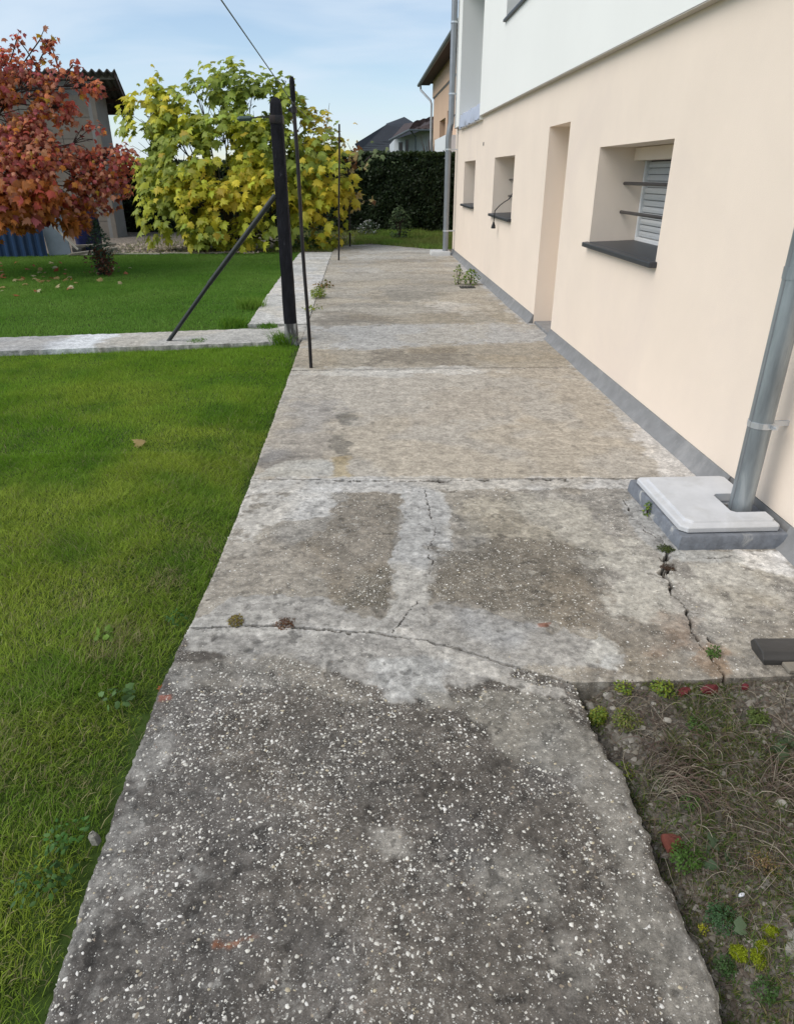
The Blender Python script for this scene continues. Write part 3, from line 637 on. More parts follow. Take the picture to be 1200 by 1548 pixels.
# rough grass at the back, in front of the hedge
def back_col(x, y, rg):
    n = len(x); a = np.array((.13, .29, .03)); b = np.array((.20, .24, .06)); t = np.clip(.3 + fbm(x, y, 1.2, 3, 131) - .6 * sstep(.3, -1.2, x), 0, 1)[:, None]
    return (b * (1 - t) + a * t) * (.7 + .6 * rg.random(n))[:, None]
def back_mask(x, y, rg):
    e = np.where(x < 1.95, far_end(np.clip(x, -.7, 2.1)), 17.9); e = np.where(x < -.7, 17.2, e)
    dens = np.where(x < -.2, .30, 1.0) * np.where(x < -2.3, .15, 1)
    return (y > e - .05) & (rg.random(len(x)) < dens)
blades('grass', 90000, (-6, 5), (17.0, 23.4), (.05, .13), (.012, .025), 24, False, .7, back_mask, back_h, back_col)

# ================================================================== HOUSE
house = empty('house', (2.0, 7, 0), 'beige rendered house with a white overhanging upper storey beside the concrete path', 'house')
house_inv = Vector((-2.0, -7, 0))
def hobj(mb, name, mat, parent=None, **k):
    o = mb.build(name, M[mat] if isinstance(mat, str) else mat, parent or house, **k)
    if parent is None or parent is house: o.location = house_inv
    return o
WX = 2.0; Y0, Y1 = -4.0, 16.55
OPEN = [(4.91, 6.45, 1.06, 1.81), (10.05, 11.58, 1.06, 1.835), (13.55, 15.0, 1.08, 1.835)]
DOOR = (7.46, 8.28, .0, 2.06); BAY = (12.9, 15.6, 2.42, 4.7)
ZT = 2.475
def wall_holes(mb, x, y0, y1, z0, z1, holes):
    ys = sorted({y0, y1, *[h[0] for h in holes], *[h[1] for h in holes]}); zs = sorted({z0, z1, *[h[2] for h in holes], *[h[3] for h in holes]})
    for a, b in zip(ys, ys[1:]):
        for c, d in zip(zs, zs[1:]):
            if any(h[0] <= a and b <= h[1] and h[2] <= c and d <= h[3] for h in holes): continue
            mb.add([(x, a, c), (x, b, c), (x, b, d), (x, a, d)], [(0, 3, 2, 1)])
def reveal(mb, x, xb, h, bottom=True, back=False):
    y0, y1, z0, z1 = h
    mb.add([(x, y1, z0), (xb, y1, z0), (xb, y1, z1), (x, y1, z1)], [(0, 1, 2, 3)]); mb.add([(x, y0, z0), (xb, y0, z0), (xb, y0, z1), (x, y0, z1)], [(3, 2, 1, 0)])
    mb.add([(x, y0, z1), (xb, y0, z1), (xb, y1, z1), (x, y1, z1)], [(0, 1, 2, 3)])
    if bottom: mb.add([(x, y0, z0), (xb, y0, z0), (xb, y1, z0), (x, y1, z0)], [(3, 2, 1, 0)])
    if back: mb.add([(xb, y0, z0), (xb, y1, z0), (xb, y1, z1), (xb, y0, z1)], [(3, 2, 1, 0)])
mb = MB(); ZB = .105
lowholes = OPEN + [(DOOR[0], DOOR[1], ZB, DOOR[3]), (BAY[0], BAY[1], 2.42, ZT)]
wall_holes(mb, WX, Y0, Y1, ZB, ZT, lowholes)
for h in OPEN: reveal(mb, WX, 2.50, h)
reveal(mb, WX, 2.42, (DOOR[0], DOOR[1], -.02, DOOR[3]))
mb.add([(2.42, Y0, ZB), (2.9, Y0, ZB), (2.9, Y1, ZB), (2.42, Y1, ZB)], [(0, 1, 2, 3)])
# wall underside lip, end walls
mb.add([(WX, Y0, ZB), (WX + .08, Y0, ZB), (WX + .08, DOOR[0], ZB), (WX, DOOR[0], ZB)], [(0, 1, 2, 3)])
mb.add([(WX, DOOR[1], ZB), (WX + .08, DOOR[1], ZB), (WX + .08, Y1, ZB), (WX, Y1, ZB)], [(0, 1, 2, 3)])
mb.add([(WX, Y1, -.2), (11, Y1, -.2), (11, Y1, ZT), (WX, Y1, ZT)], [(0, 3, 2, 1)]); mb.add([(WX, Y0, -.2), (11, Y0, -.2), (11, Y0, ZT), (WX, Y0, ZT)], [(0, 1, 2, 3)])
mb.add([(11, Y0, -.2), (11, Y1, -.2), (11, Y1, ZT), (11, Y0, ZT)], [(0, 1, 2, 3)])
lw = hobj(mb, 'lower_wall', 'wall')
# upper storey, 5 cm proud
UX = 1.935; UT = 5.6; UY1 = 16.32
USH = [(8.6, 10.93, 3.45, 4.6), (2.0, 4.2, 3.45, 4.6)]
mb = MB(); wall_holes(mb, UX, Y0 - .05, UY1, ZT, UT, USH + [(BAY[0], BAY[1], ZT, BAY[3])])
for h in USH: reveal(mb, UX, 2.35, h, back=False)
reveal(mb, UX, 2.48, (BAY[0], BAY[1], 2.42, BAY[3]))
mb.add([(UX, UY1, ZT), (11.05, UY1, ZT), (11.05, UY1, UT), (UX, UY1, UT)], [(0, 3, 2, 1)]); mb.add([(UX, Y0 - .05, ZT), (11.05, Y0 - .05, ZT), (11.05, Y0 - .05, UT), (UX, Y0 - .05, UT)], [(0, 1, 2, 3)])
mb.add([(11.05, Y0 - .05, ZT), (11.05, UY1, ZT), (11.05, UY1, UT), (11.05, Y0 - .05, UT)], [(0, 1, 2, 3)])
hobj(mb, 'upper_wall', 'wall_white')
mb = MB()
for a, b in ((Y0, BAY[0] - .003), (BAY[1] + .003, UY1 - .003)):
    mb.box((UX + .003, a, ZT - .008), (WX + .02, b, ZT + .02))
hobj(mb, 'drip_profile', 'drip')
mb = MB().box((1.5, Y0 - .5, UT), (11.5, UY1 + .4, UT + .16)); hobj(mb, 'eaves', 'soffit')
mb = MB().add([(1.45, Y0 - .5, UT + .163), (11.55, Y0 - .5, UT + .163), (11.55, UY1 + .4, UT + .163), (1.45, UY1 + .4, UT + .163), (6.5, Y0 - .5, UT + 2.6), (6.5, UY1 + .4, UT + 2.6)], [(0, 4, 5, 3), (1, 2, 5, 4), (0, 1, 4), (3, 5, 2)])
hobj(mb, 'roof', 'tile')
# plinth: concave mortar fillet, two runs
def plinth(y0, y1):
    prof = [(1.915, -.02), (1.928, .004), (1.944, .016), (1.962, .038), (1.978, .070), (1.992, .112)]
    ny = int((y1 - y0) / .12) + 2; ys = np.linspace(y0, y1, ny); vs = []; fs = []
    for j, yy in enumerate(ys):
        wob = .012 * float(fbm(np.array([yy]), np.array([0.]), 1.5, 3, 9)[0])
        for k, (px_, pz) in enumerate(prof + [(2.07, .112), (2.07, -.05)]):
            xx = px_ + (wob * (1 - k / 6) if k < 6 else 0) + .010 * sstep(10, 17, np.array(yy)) * (k < 5); vs.append((xx, yy, pz - (0 if k < 5 else .008 * 1)))
    K = len(prof) + 2
    for j in range(ny - 1):
        for k in range(K - 1): a = j * K + k; fs.append((a, a + 1, a + K + 1, a + K))
    fs.append(tuple(range(K - 1, -1, -1))); fs.append(tuple((ny - 1) * K + k for k in range(K)))
    o = hobj(MB().add(vs, fs), 'plinth', 'plinth', smooth=True); return o
plinth(Y0, 2.80); plinth(3.40, DOOR[0] - .02); plinth(DOOR[1] + .01, 16.5)
hobj(MB().box((2.0, 2.80, -.05), (2.07, 3.4, .10)), 'plinth', 'plinth')
hobj(MB().box((WX + .012, DOOR[0] + .003, -.03), (2.42, DOOR[1] - .003, .035)), 'threshold', 'plinth', bevel=.006)
# recessed side door
door = hobj(MB().box((2.40, DOOR[0] + .003, .036), (2.44, DOOR[1] - .003, DOOR[3] - .003)), 'door', 'wall', bevel=.004)
dh = MB().tube([(2.39, 7.56, 1.0), (2.34, 7.56, 1.0), (2.34, 7.68, 1.0)], .010).build('handle', M['bar'], door)
def window(h, slats=True, full=True):
    y0, y1, z0, z1 = h; w = empty('window', (0, 0, 0)); w.parent = house; w.location = house_inv
    fr = MB(); xf = 2.40
    fr.box((xf, y0 + .003, z0 + .003), (xf + .05, y0 + .04, z1 - .10)); fr.box((xf, y1 - .035, z0 + .003), (xf + .05, y1 - .003, z1 - .10)); fr.box((xf - .002, y0 + .041, z0 + .004), (xf + .048, y1 - .036, z0 + .05))
    fr.build('window_frame', M['pvc'], w, bevel=.004)
    MB().box((2.30, y0 + .003, z1 - .10), (2.49, y1 - .003, z1 - .003)).build('shutter_box', M['wall'], w, bevel=.004)
    zz = z0 + .054; 
    prof = [(0, 0), (-.008, .006), (-.010, .026), (-.002, .0455), (.006, .0455), (.006, 0)]
    sm = MB(); n = len(prof)
    vs = [(x, yy, z) for yy in (y0 + .042, y1 - .037) for x, z in prof]
    sm.add(vs, [tuple(range(n)), tuple(range(2 * n - 1, n - 1, -1))] + [(i, n + i, n + (i + 1) % n, (i + 1) % n) for i in range(n)])
    me = sm.mesh('shutter_slat'); me.materials.append(M['slat'])
    while zz < z1 - .11:
        o = bpy.data.objects.new('shutter_slat', me); COL.objects.link(o); o.parent = w; o.location = (xf + .03, 0, zz); zz += .049
    MB().box((xf + .042, y0 + .01, z0 + .01), (xf + .05, y1 - .01, z1 - .1)).build('backing', M['bar'], w)
    s = MB()
    s.add([(1.945, y0 - .035, z0 - .034), (2.0 + .01, y0 - .035, z0 - .034), (2.0 + .01, y1 + .035, z0 - .034), (1.945, y1 + .035, z0 - .034),
           (1.945, y0 - .035, z0 + .002), (1.998, y0 - .035, z0 + .008), (1.998, y1 + .035, z0 + .008), (1.945, y1 + .035, z0 + .002)], [(0, 3, 2, 1), (4, 5, 6, 7), (0, 1, 5, 4), (1, 2, 6, 5), (2, 3, 7, 6), (3, 0, 4, 7)])
    s.add([(1.9985, y0 + .004, z0 - .02), (xf, y0 + .004, z0 - .02), (xf, y1 - .004, z0 - .02), (1.9985, y1 - .004, z0 - .02),
           (1.9985, y0 + .004, z0 + .0085), (xf, y0 + .004, z0 + .022), (xf, y1 - .004, z0 + .022), (1.9985, y1 - .004, z0 + .0085)], [(0, 3, 2, 1), (4, 5, 6, 7), (0, 1, 5, 4), (1, 2, 6, 5), (2, 3, 7, 6), (3, 0, 4, 7)])
    s.build('sill', M['sill'], w, bevel=.006)
    if full:
        for zb in (z0 + .25, z0 + .475):
            MB().tube([(2.25, y0 - .02, zb), (2.25, y1 + .02, zb)], .0135, 10).build('security_bar', M['bar'], w, smooth=True)
            for yy in (y0 + .006, y1 - .006):
                pass
    return w
for i, h in enumerate(OPEN): window(h, full=(i < 2))
# upper storey windows: frames, glass, sills
for h in USH:
    y0, y1, z0, z1 = h; w = empty('window'); w.parent = house; w.location = house_inv; w['label'] = 'upper storey window with dark sill'
    MB().box((2.30, y0 + .003, z0 + .003), (2.35, y1 - .003, z1 - .003)).build('window_frame', M['pvc'], w, bevel=.004)
    MB().box((2.29, y0 + .08, z0 + .08), (2.298, (y0 + y1) / 2 - .04, z1 - .08)).build('pane', M['glass'], w)
    MB().box((2.29, (y0 + y1) / 2 + .04, z0 + .08), (2.298, y1 - .08, z1 - .08)).build('pane', M['glass'], w)
    MB().box((1.90, y0 - .035, z0 - .03), (2.30, y1 + .035, z0 + .002)).build('sill', M['sill'], w, bevel=.005)
w = empty('window'); w.parent = house; w.location = house_inv; w['label'] = 'tall balcony window opening above a grey membrane'
MB().box((2.44, BAY[0] + .003, 2.45), (2.49, BAY[1] - .003, BAY[3] - .003)).build('window_frame', M['pvc'], w)
MB().box((2.43, BAY[0] + .1, 2.6), (2.438, BAY[1] - .1, BAY[3] - .1)).build('pane', M['glass'], w)
# membrane hanging over the bottom of the opening
vs = []; ny = 24
for j in range(ny + 1):
    yy = BAY[0] + .004 + (BAY[1] - BAY[0] - .008) * j / ny; wv = .012 * math.sin(j * 1.9) + .008 * math.sin(j * .7)
    for (x, z) in ((2.43, 2.75), (2.2, 2.70 + wv), (1.962, 2.66 + wv), (1.935 + wv, 2.52), (1.935 - wv, 2.43 + wv * .8), (1.96 - wv, 2.415 + wv)): vs.append((x, yy, z))
mo = MB().add(vs, [(j * 6 + k, (j + 1) * 6 + k, (j + 1) * 6 + k + 1, j * 6 + k + 1) for j in range(ny) for k in range(5)])
mem = mo.build('waterproof_membrane', M['membrane'], w, smooth=True)
sol = mem.modifiers.new('thick', 'SOLIDIFY'); sol.thickness = .006
mem['label'] = 'blue grey membrane hanging from the tall opening'
# weep slot in the wall
hobj(MB().box((1.994, 12.70, 2.035), (2.003, 12.76, 2.085)), 'vent_slot', 'bar')

# power cable hanging out of the second window (rests there: a thing of its own)
pw = [(2.25, 10.62, 1.42), (2.10, 10.72, 1.27), (2.02, 10.84, 1.16), (1.955, 10.95, 1.09), (1.935, 11.0, 1.03), (1.935, 11.01, .99)]
p0 = PX(776, 290, 2.2); p1 = PX(762, 305, 2.02); p2 = PX(748, 318, 1.93); p3 = PX(746, 335, 1.925)
cb = empty('power_cable', p3, 'black power cable with a plug dangling over the sill of the middle basement window', 'cable')
loc = Vector([float(q) for q in p3])
def sub(p): return Vector([float(q) for q in p]) - loc
MB().tube([sub(p0), sub((p0 + p1) / 2 + np.array([0, 0, -.03])), sub(p1), sub((p1 + p2) / 2 + np.array([0, 0, .01])), sub(p2), sub((p2 + p3) / 2), sub(p3)], .007, 6).build('cord', M['cable'], cb, smooth=True)
MB().tube([(0, 0, 0), (0, 0, -.02), (0, 0, -.05), (0, 0, -.085), (0, 0, -.09)], [.012, .016, .028, .034, .03], 10).build('plug', M['cable'], cb, smooth=True)

# ---------------------------------------------------------------- downpipes
def ring(mb, c, r, h): mb.tube([(c[0], c[1], c[2] - h / 2), (c[0], c[1], c[2] + h / 2)], r, 20)
dp = empty('downpipe', (1.865, 3.03, .10), 'zinc downpipe standing in the notch of the pale chamber cover beside the wall', 'downpipe')
MB().tube([(0, 0, -.09), (0, 0, 2.0), (0, 0, 5.6)], .0545, 28).build('pipe', M['zinc'], dp, smooth=True)
MB().tube([(-.0535, -.012, -.09), (-.0535, -.012, 5.6)], .0035, 5).build('seam', M['zinc_dark'], dp)
mb = MB(); ring(mb, (0, 0, 1.12), .0575, .05); mb.build('joint_sleeve', M['zinc'], dp, smooth=True)
mb = MB(); ring(mb, (0, 0, .44), .058, .028); mb.box((.058, -.008, .428), (.135, .008, .452)); mb.box((.02, -.075, .43), (.045, -.055, .45)); mb.tube([(.03, -.085, .44), (.03, -.045, .44)], .006, 6)
mb.build('clamp', M['clamp'], dp)
mb = MB(); ring(mb, (0, 0, 2.6), .060, .03); mb.box((.058, -.008, 2.588), (.135, .008, 2.612)); mb.build('clamp', M['clamp'], dp)
fy = 16.18
q0 = PG(671, 372, .08)
bx = 1.80; tx = .045
fp = empty('downpipe', (bx, fy, .08), 'distant grey downpipe with a swan neck at the far corner of the house', 'downpipe')
MB().tube([(0, 0, 0), (0, 0, 2.15), (.0, 0, 2.2), (tx * .85 - .01, 0, 2.42), (tx, 0, 2.48), (tx, 0, 5.5)], .060, 16).build('pipe', M['zinc_dark'], fp, smooth=True)
for zz in (.42, 2.0, 3.0, 4.2):
    mb = MB(); o_ = 0 if zz < 2.2 else tx; ring(mb, (o_, 0, zz), .070, .03); mb.box((o_ + .06, -.01, zz - .012), (.20, .01, zz + .012)); mb.build('clamp', M['clamp'], fp)
tag(MB().tube([(1.925, 16.25, 2.72), (1.90, 16.22, 2.66), (1.87, 16.12, 2.52), (1.86, 16.10, 2.42)], .008, 5).build('loose_cord', M['cable'], None), 'thin grey cord curling from the white wall to the far downpipe', 'cord')

# ---------------------------------------------------------------- inspection chamber with cover
ch = empty('inspection_chamber', (1.7, 3.08, 0), 'painted mortar kerb of the drain chamber at the foot of the near downpipe', 'drain chamber')
def rough_box(x0, x1, y0, y1, z0, z1, seed, n=(26, 30), amp=.004, taper=.012):
    # shell grid box with uneven surface
    mb = MB(); vs = []; fs = []
    nx, ny = n
    prof = [(0, z0), (.004, z0 + (z1 - z0) * .5), (taper * .6, z1 - .008), (taper, z1)]
    per = [(x0 + (x1 - x0) * i / nx, y0) for i in range(nx)] + [(x1, y0 + (y1 - y0) * i / ny) for i in range(ny)] + [(x1 - (x1 - x0) * i / nx, y1) for i in range(nx)] + [(x0, y1 - (y1 - y0) * i / ny) for i in range(ny)]
    cx, cy = (x0 + x1) / 2, (y0 + y1) / 2; P = len(per)
    for ins, z in prof:
        for (x, y) in per:
            nzv = float(fbm(np.array([x * 1.0 + z * 3]), np.array([y + z * 2]), 14, 3, seed)[0])
            k = amp * nzv; sx = 1 if x < cx else -1; sy = 1 if y < cy else -1
            onx = min(abs(x - x0), abs(x - x1)) < 1e-6; ony = min(abs(y - y0), abs(y - y1)) < 1e-6
            vs.append((x + (sx * (ins + k) if onx else 0), y + (sy * (ins + k) if ony else 0), z + (amp * .6 * nzv if z > z0 else 0)))
    L = len(prof)
    for a in range(L - 1):
        for i in range(P): j = (i + 1) % P; fs.append((a * P + i, a * P + j, (a + 1) * P + j, (a + 1) * P + i))
    fs.append(tuple((L - 1) * P + i for i in range(P)))
    return mb.add(vs, fs)
kb = rough_box(1.455, 1.995, 2.77, 3.47, -.02, .070, 3)
k = kb.build('kerb', M['painted_base'], ch, smooth=True); k.location = (-1.7, -3.08, 0)
cv = empty('chamber_cover', (1.7, 3.08, .072), 'pale grey concrete cover with a raised middle, notched round the near downpipe', 'drain cover')
X0, X1, Yn, Yf = 1.475 - 1.7, 1.955 - 1.7, 2.81 - 3.08, 3.42 - 3.08
def rect_notch(ins, r=.03, cut=0.03):
    a, b, c, d = X0 + ins, X1 - ins * .3, Yn + ins, Yf - ins
    pts = [(a + cut, c), (b - .012, c), (b, c + .012)]
    # notch opening on the wall side
    n0, n1, nx_ = -.150 + ins * .2, .075, .085 - ins * .2
    pts += [(b, n0), (nx_ + .02, n0), (nx_, n0 + .02), (nx_, n1 - .02), (nx_ + .02, n1), (b, n1)]
    pts += [(b, d - .012), (b - .012, d), (a + cut * .6, d), (a, d - cut * .6), (a, c + cut)]
    return pts
def loft(mb, rings):
    base = len(mb.v); n = len(rings[0][0]); vs = [(x, y, z) for pts, z in rings for x, y in pts]
    fs = [(a * n + i, a * n + (i + 1) % n, (a + 1) * n + (i + 1) % n, (a + 1) * n + i) for a in range(len(rings) - 1) for i in range(n)]
    fs += [tuple(range(n - 1, -1, -1)), tuple((len(rings) - 1) * n + i for i in range(n))]
    return mb.add(vs, fs)
mb = MB(); loft(mb, [(rect_notch(.006), 0), (rect_notch(0), .004), (rect_notch(0), .026), (rect_notch(.006), .031), (rect_notch(.035), .035), (rect_notch(.042), .045)])
cvo = mb.build('cover_plate', M['cover'], cv, bevel=.0025)
MB().tube([(.1, -.045, -.035), (.1, -.045, .008)], .074, 24).build('pipe_socket', M['bar'], cv)
# far chamber block
tag(rough_box(1.48, 1.90, 16.02, 16.5, -.02, .085, 5).build('concrete_block', M['white_base'], None, smooth=True), 'pale concrete block under the downpipe at the far end of the path', 'concrete block')
# drain slot in the path
dr = empty('drain_grate', (1.62, 11.25, .008), 'small dark rusty drain grate flush in the path near the far plants', 'drain')
MB().box((-.12, -.10, -.004), (.12, .10, .001)).build('drain_hole', M['cable'], dr)
for k in range(5): MB().box((-.11 + k * .045, -.10, .0012), (-.092 + k * .045, .10, .006)).build('grate_bar', M['bar'], dr)

# ================================================================== POSTS, WIRES
pb = PG(438, 508, -.02); pb = np.array([-.80, 7.50, -.06])
post = empty('clothesline_post', pb, 'thick black tarred wooden post with a rounded top at the lawn corner', 'post')
def woody(pts_r, n, seed, amp):
    mb = MB(); vs = []; m_ = len(pts_r)
    for i, (z, rx, ry) in enumerate(pts_r):
        for k in range(n):
            a = 2 * math.pi * k / n; sq = 1 / max(abs(math.cos(a)), abs(math.sin(a))) ** .55
            d = 1 + amp * (float(vnoise(np.array([k * 1.1]), np.array([z * 6.0]), seed)[0]) - .5)
            vs.append((rx * sq * d * math.cos(a), ry * sq * d * math.sin(a), z))
    fs = [(i * n + k, i * n + (k + 1) % n, (i + 1) * n + (k + 1) % n, (i + 1) * n + k) for i in range(m_ - 1) for k in range(n)] + [tuple(range(n - 1, -1, -1)), tuple((m_ - 1) * n + k for k in range(n))]
    return mb.add(vs, fs)
wob = [(z, .068 - .008 * z / 2.3, .064 - .006 * z / 2.3) for z in np.arange(.24, 2.20, .07)]
woody([(0, .074, .07), (.08, .072, .068), (.16, .070, .067), (.244, .0675, .0635)], 16, 4, .16).build('post_foot', M['tar_foot'], post, smooth=True)
woody([(z, a, b) for z, a, b in wob] + [(2.21, .060, .056), (2.26, .054, .051), (2.295, .042, .040), (2.31, .022, .022)], 16, 4, .12).build('post_shaft', M['tar'], post, smooth=True)
woody([(2.095, .067, .064), (2.11, .070, .067), (2.15, .070, .067), (2.165, .066, .063)], 16, 4, .05).build('metal_band', M['rustpole'], post, smooth=True)
# strainer and wire stub pointing left
ins = empty('wire_strainer', (-.86, 7.5, 2.09), 'small green wire strainer hooked to the left side of the black post', 'wire strainer')
MB().tube([(0, 0, 0), (-.12, 0, .0), (-.14, 0, -.005), (-.30, 0, -.012)], .006, 6).build('hook', M['rustpole'], ins)
MB().tube([(-.17, 0, -.01), (-.18, 0, -.01), (-.29, 0, -.015), (-.31, 0, -.015)], [.008, .022, .022, .01], 8).build('tensioner', M['wire'], ins)
b0 = PG(250, 517, -.02); 
br = empty('brace_tube', b0, 'dark steel tube propped diagonally against the black post', 'brace')
d = Vector((-.86, 7.46, 1.42)) - Vector([float(q) for q in b0])
MB().tube([(0, 0, -.03), d * .45], .021, 12).build('lower_tube', M['brace'], br, smooth=True)
MB().tube([d * .42, d * .45, d], .025, 12).build('upper_tube', M['brace'], br, smooth=True)
# iron poles
def pole(base, top, r, label, extras=True):
    o = empty('iron_pole', base, label, 'pole'); d = Vector([float(q) for q in top]) - Vector([float(q) for q in base])
    pts = [d * (k / 8) + Vector((.004 * math.sin(k * 1.3), 0, 0)) for k in range(9)]
    MB().tube(pts, r, 10).build('shaft', M['rustpole'], o, smooth=True)
    if extras:
        mb = MB(); c = d * .905; mb.tube([c - d.normalized() * .02, c + d.normalized() * .02], r + .010, 10); mb.box((c.x - .045, c.y - .01, c.z - .012), (c.x - .015, c.y + .01, c.z + .012)); mb.build('wire_collar', M['rustpole'], o)
        mb = MB().tube([d * .93, d * .945, d * .99, d * 1.003], [r + .002, r + .006, r + .006, r * .8], 9); mb.build('pole_cap', M['tar'], o, smooth=True)
    return o
pbase = (-.51, 6.30, -.02); ptop = (-.535, 6.30, 2.28)
pole(pbase, ptop, .0155, 'near thin iron pole standing in the path just right of the black post')
p2b = PG(512, 393); p2t = PY(513, 187, float(p2b[1])); pole(p2b, p2t, .018, 'middle thin iron pole at the far left part of the path', False)
p3b = PG(529, 372); p3t = PY(526, 243, float(p3b[1])); pole(p3b, p3t, .020, 'farthest thin iron pole under the yellow leaves before the hedge', False)
wa = Vector((-.53, 6.3, 2.10)); wa0 = PY(335, 0, 3.45); wdir = (Vector([float(q) for q in wa0]) - wa); far0 = wa + wdir * 3.2
wt = MB().tube([far0, Vector([float(q) for q in wa0]), wa], .0030, 6)
tag(wt.build('line_wire', M['wire']), 'thin wire running from the near iron pole up out of the top of the picture', 'wire')
wb = Vector([float(q) for q in (p2b + (p2t - p2b) * .955)]); md = (wa + wb) / 2 + Vector((0, 0, -.09)); wc = Vector([float(q) for q in p3t])
tag(MB().tube([wa, (wa + md) / 2 + Vector((0, 0, -.03)), md, (md + wb) / 2 + Vector((0, 0, -.02)), wb, wc], .003, 5).build('line_wire', M['wire']), 'sagging wire strung between the near and the farther iron poles', 'wire')

# ================================================================== LEAVES AND TREES
def leaf_outline(kind):
    if kind == 'maple':
        half = [(0, 0), (.10, .03), (.30, -.02), (.26, .14), (.50, .22), (.37, .36), (.46, .52), (.24, .50), (.20, .72), (.12, .66), (0, 1.0)]
    elif kind == 'oval':
        half = [(0, 0), (.20, .2), (.28, .45), (.18, .75), (0, 1.0)]
    else:   # simple lobed
        half = [(0, 0), (.34, .16), (.24, .38), (.34, .60), (0, 1.0)]
    return half
def leaf_geo(kind, curl=.25):
    h = leaf_outline(kind); n = len(h)
    right = [(x, y, -curl * x * x * 2 - curl * .5 * (y - .3) ** 2) for x, y in h]; left = [(-x, y, z) for x, y, z in right[1:-1]]
    # triangles fan on each half from the midrib
    vs = right + left; tr = []
    for i in range(1, n - 1):
        tr.append((0 if i < n // 2 else n - 1, i, i + 1) if i + 1 < n else None)
    tr = []
    mid = len(vs); vs = vs + [(0, .42, .02)]
    for i in range(n - 1): tr.append((mid, i, i + 1))
    L = [0] + [n + i for i in range(n - 2)] + [n - 1]
    for i in range(n - 1): tr.append((mid, L[i + 1], L[i]))
    return np.array(vs), np.array(tr)
def leaf_cloud(name, pos, nrm, tip, size, cols, kind, mat, parent, curl=.25, jit=None):
    gv, gt = leaf_geo(kind, curl); n = len(pos)
    nrm = nrm / np.linalg.norm(nrm, axis=1)[:, None]; tip = tip - (tip * nrm).sum(1)[:, None] * nrm; tip = tip / np.maximum(np.linalg.norm(tip, axis=1), 1e-6)[:, None]
    sd_ = np.cross(tip, nrm)
    v = pos[:, None, :] + size[:, None, None] * (gv[None, :, 0, None] * sd_[:, None, :] + gv[None, :, 1, None] * tip[:, None, :] + gv[None, :, 2, None] * nrm[:, None, :])
    F = (np.arange(n)[:, None, None] * len(gv) + gt[None]).reshape(-1, 3)
    me = np_mesh(name, v.reshape(-1, 3), F, 3, False, np.repeat(cols, len(gv), 0)); o = link(name, me, mat, parent); return o
def frame_mat(p, nrm, tip, s):
    nrm = nrm / np.linalg.norm(nrm); tip = tip - tip.dot(nrm) * nrm; tip /= np.linalg.norm(tip); sd_ = np.cross(tip, nrm)
    m_ = Matrix([[sd_[i] * s, tip[i] * s, nrm[i] * s, p[i]] for i in range(3)] + [[0, 0, 0, 1]]); return m_
def tree_leaves(parent, origin, pos, nrm, tip, size, cols, kind, singles, curl, variants=10, seedv=1):
    """singles nearest to the eye become parts of their own, the others one crown mesh"""
    d = pos[:, 1] - 0.35 * (pos[:, 2]); order = np.argsort(d + .6 * RNG.random(len(d)))
    one = order[:singles]; rest = order[singles:]
    org = np.array(origin)
    if len(rest):
        o = leaf_cloud('crown', pos[rest] - org, nrm[rest], tip[rest], size[rest], cols[rest], kind, M['leaf'], parent, curl); o['kind'] = 'stuff'
    gv, gt = leaf_geo(kind, curl); meshes = []
    for k in range(variants):
        c = cols[one[RNG.integers(0, len(one))]]
        v = gv.copy(); v[:, 2] += .06 * RNG.normal(size=len(gv)); v[:, 0] *= .9 + .25 * RNG.random()
        me = np_mesh('leaf', v, gt, 3, False, np.repeat(c[None], len(gv), 0)); me.materials.append(M['leaf_r']); meshes.append((me, c))
    for i in one:
        dd = [abs(m_[1] - cols[i]).sum() + .03 * RNG.random() for m_ in meshes]; me = meshes[int(np.argmin(dd))][0]
        o = bpy.data.objects.new('leaf', me); COL.objects.link(o); o.parent = parent; o.matrix_local = frame_mat(pos[i] - org, nrm[i], tip[i], float(size[i]))

# ---- big yellow maple-leaved bush
ORG = (-3.1, 18.5, 0.0)
maple = empty('maple_tree', ORG, 'broad bushy tree with large yellow green lobed leaves behind the lawn', 'tree')
rg = np.random.default_rng(5)
yb = 18.4
def blob(u, v, r, y=yb, ry=None): p = PY(u, v, y); k = (0.896 * y + .441 * 1.4) / F_PX; return (p, r * k, (ry or r) * k * .9)
BL = [blob(222, 175, 32), blob(240, 150, 26), blob(270, 180, 40), blob(306, 158, 30), blob(365, 145, 42), blob(232, 195, 44), blob(262, 245, 66), blob(335, 180, 64), blob(395, 215, 70, ry=80), blob(330, 270, 80, y=17.7), blob(265, 320, 50, y=17.6), blob(330, 335, 52, y=17.2), blob(400, 320, 64, y=17.4), blob(390, 185, 46), blob(430, 260, 64, y=18), blob(480, 275, 56, y=18), blob(475, 325, 48, y=17.8), blob(470, 215, 40), blob(425, 165, 36), blob(505, 300, 34, y=18.3), blob(228, 225, 26), blob(262, 285, 34, y=17.9), blob(300, 345, 34, y=17.1)]
wts = np.array([b[1] ** 2 for b in BL]); wts /= wts.sum()
NL = 6600
pick = rg.choice(len(BL), NL, p=wts); dirs = rg.normal(size=(NL, 3)); dirs /= np.linalg.norm(dirs, axis=1)[:, None]
cen = np.array([b[0] for b in BL])[pick]; rad = np.array([b[1] for b in BL])[pick]
rr = rad * (.55 + .62 * rg.random(NL) ** .6)
pos = cen + dirs * rr[:, None] * np.array([1, .8, 1]); 
# open notches in the outline: drop leaves by 3D noise
keepn = (fbm(pos[:, 0] + pos[:, 1] * .3, pos[:, 2], 2.3, 3, 9) > -.22) & (pos[:, 2] > .12)
pos, dirs = pos[keepn], dirs[keepn]
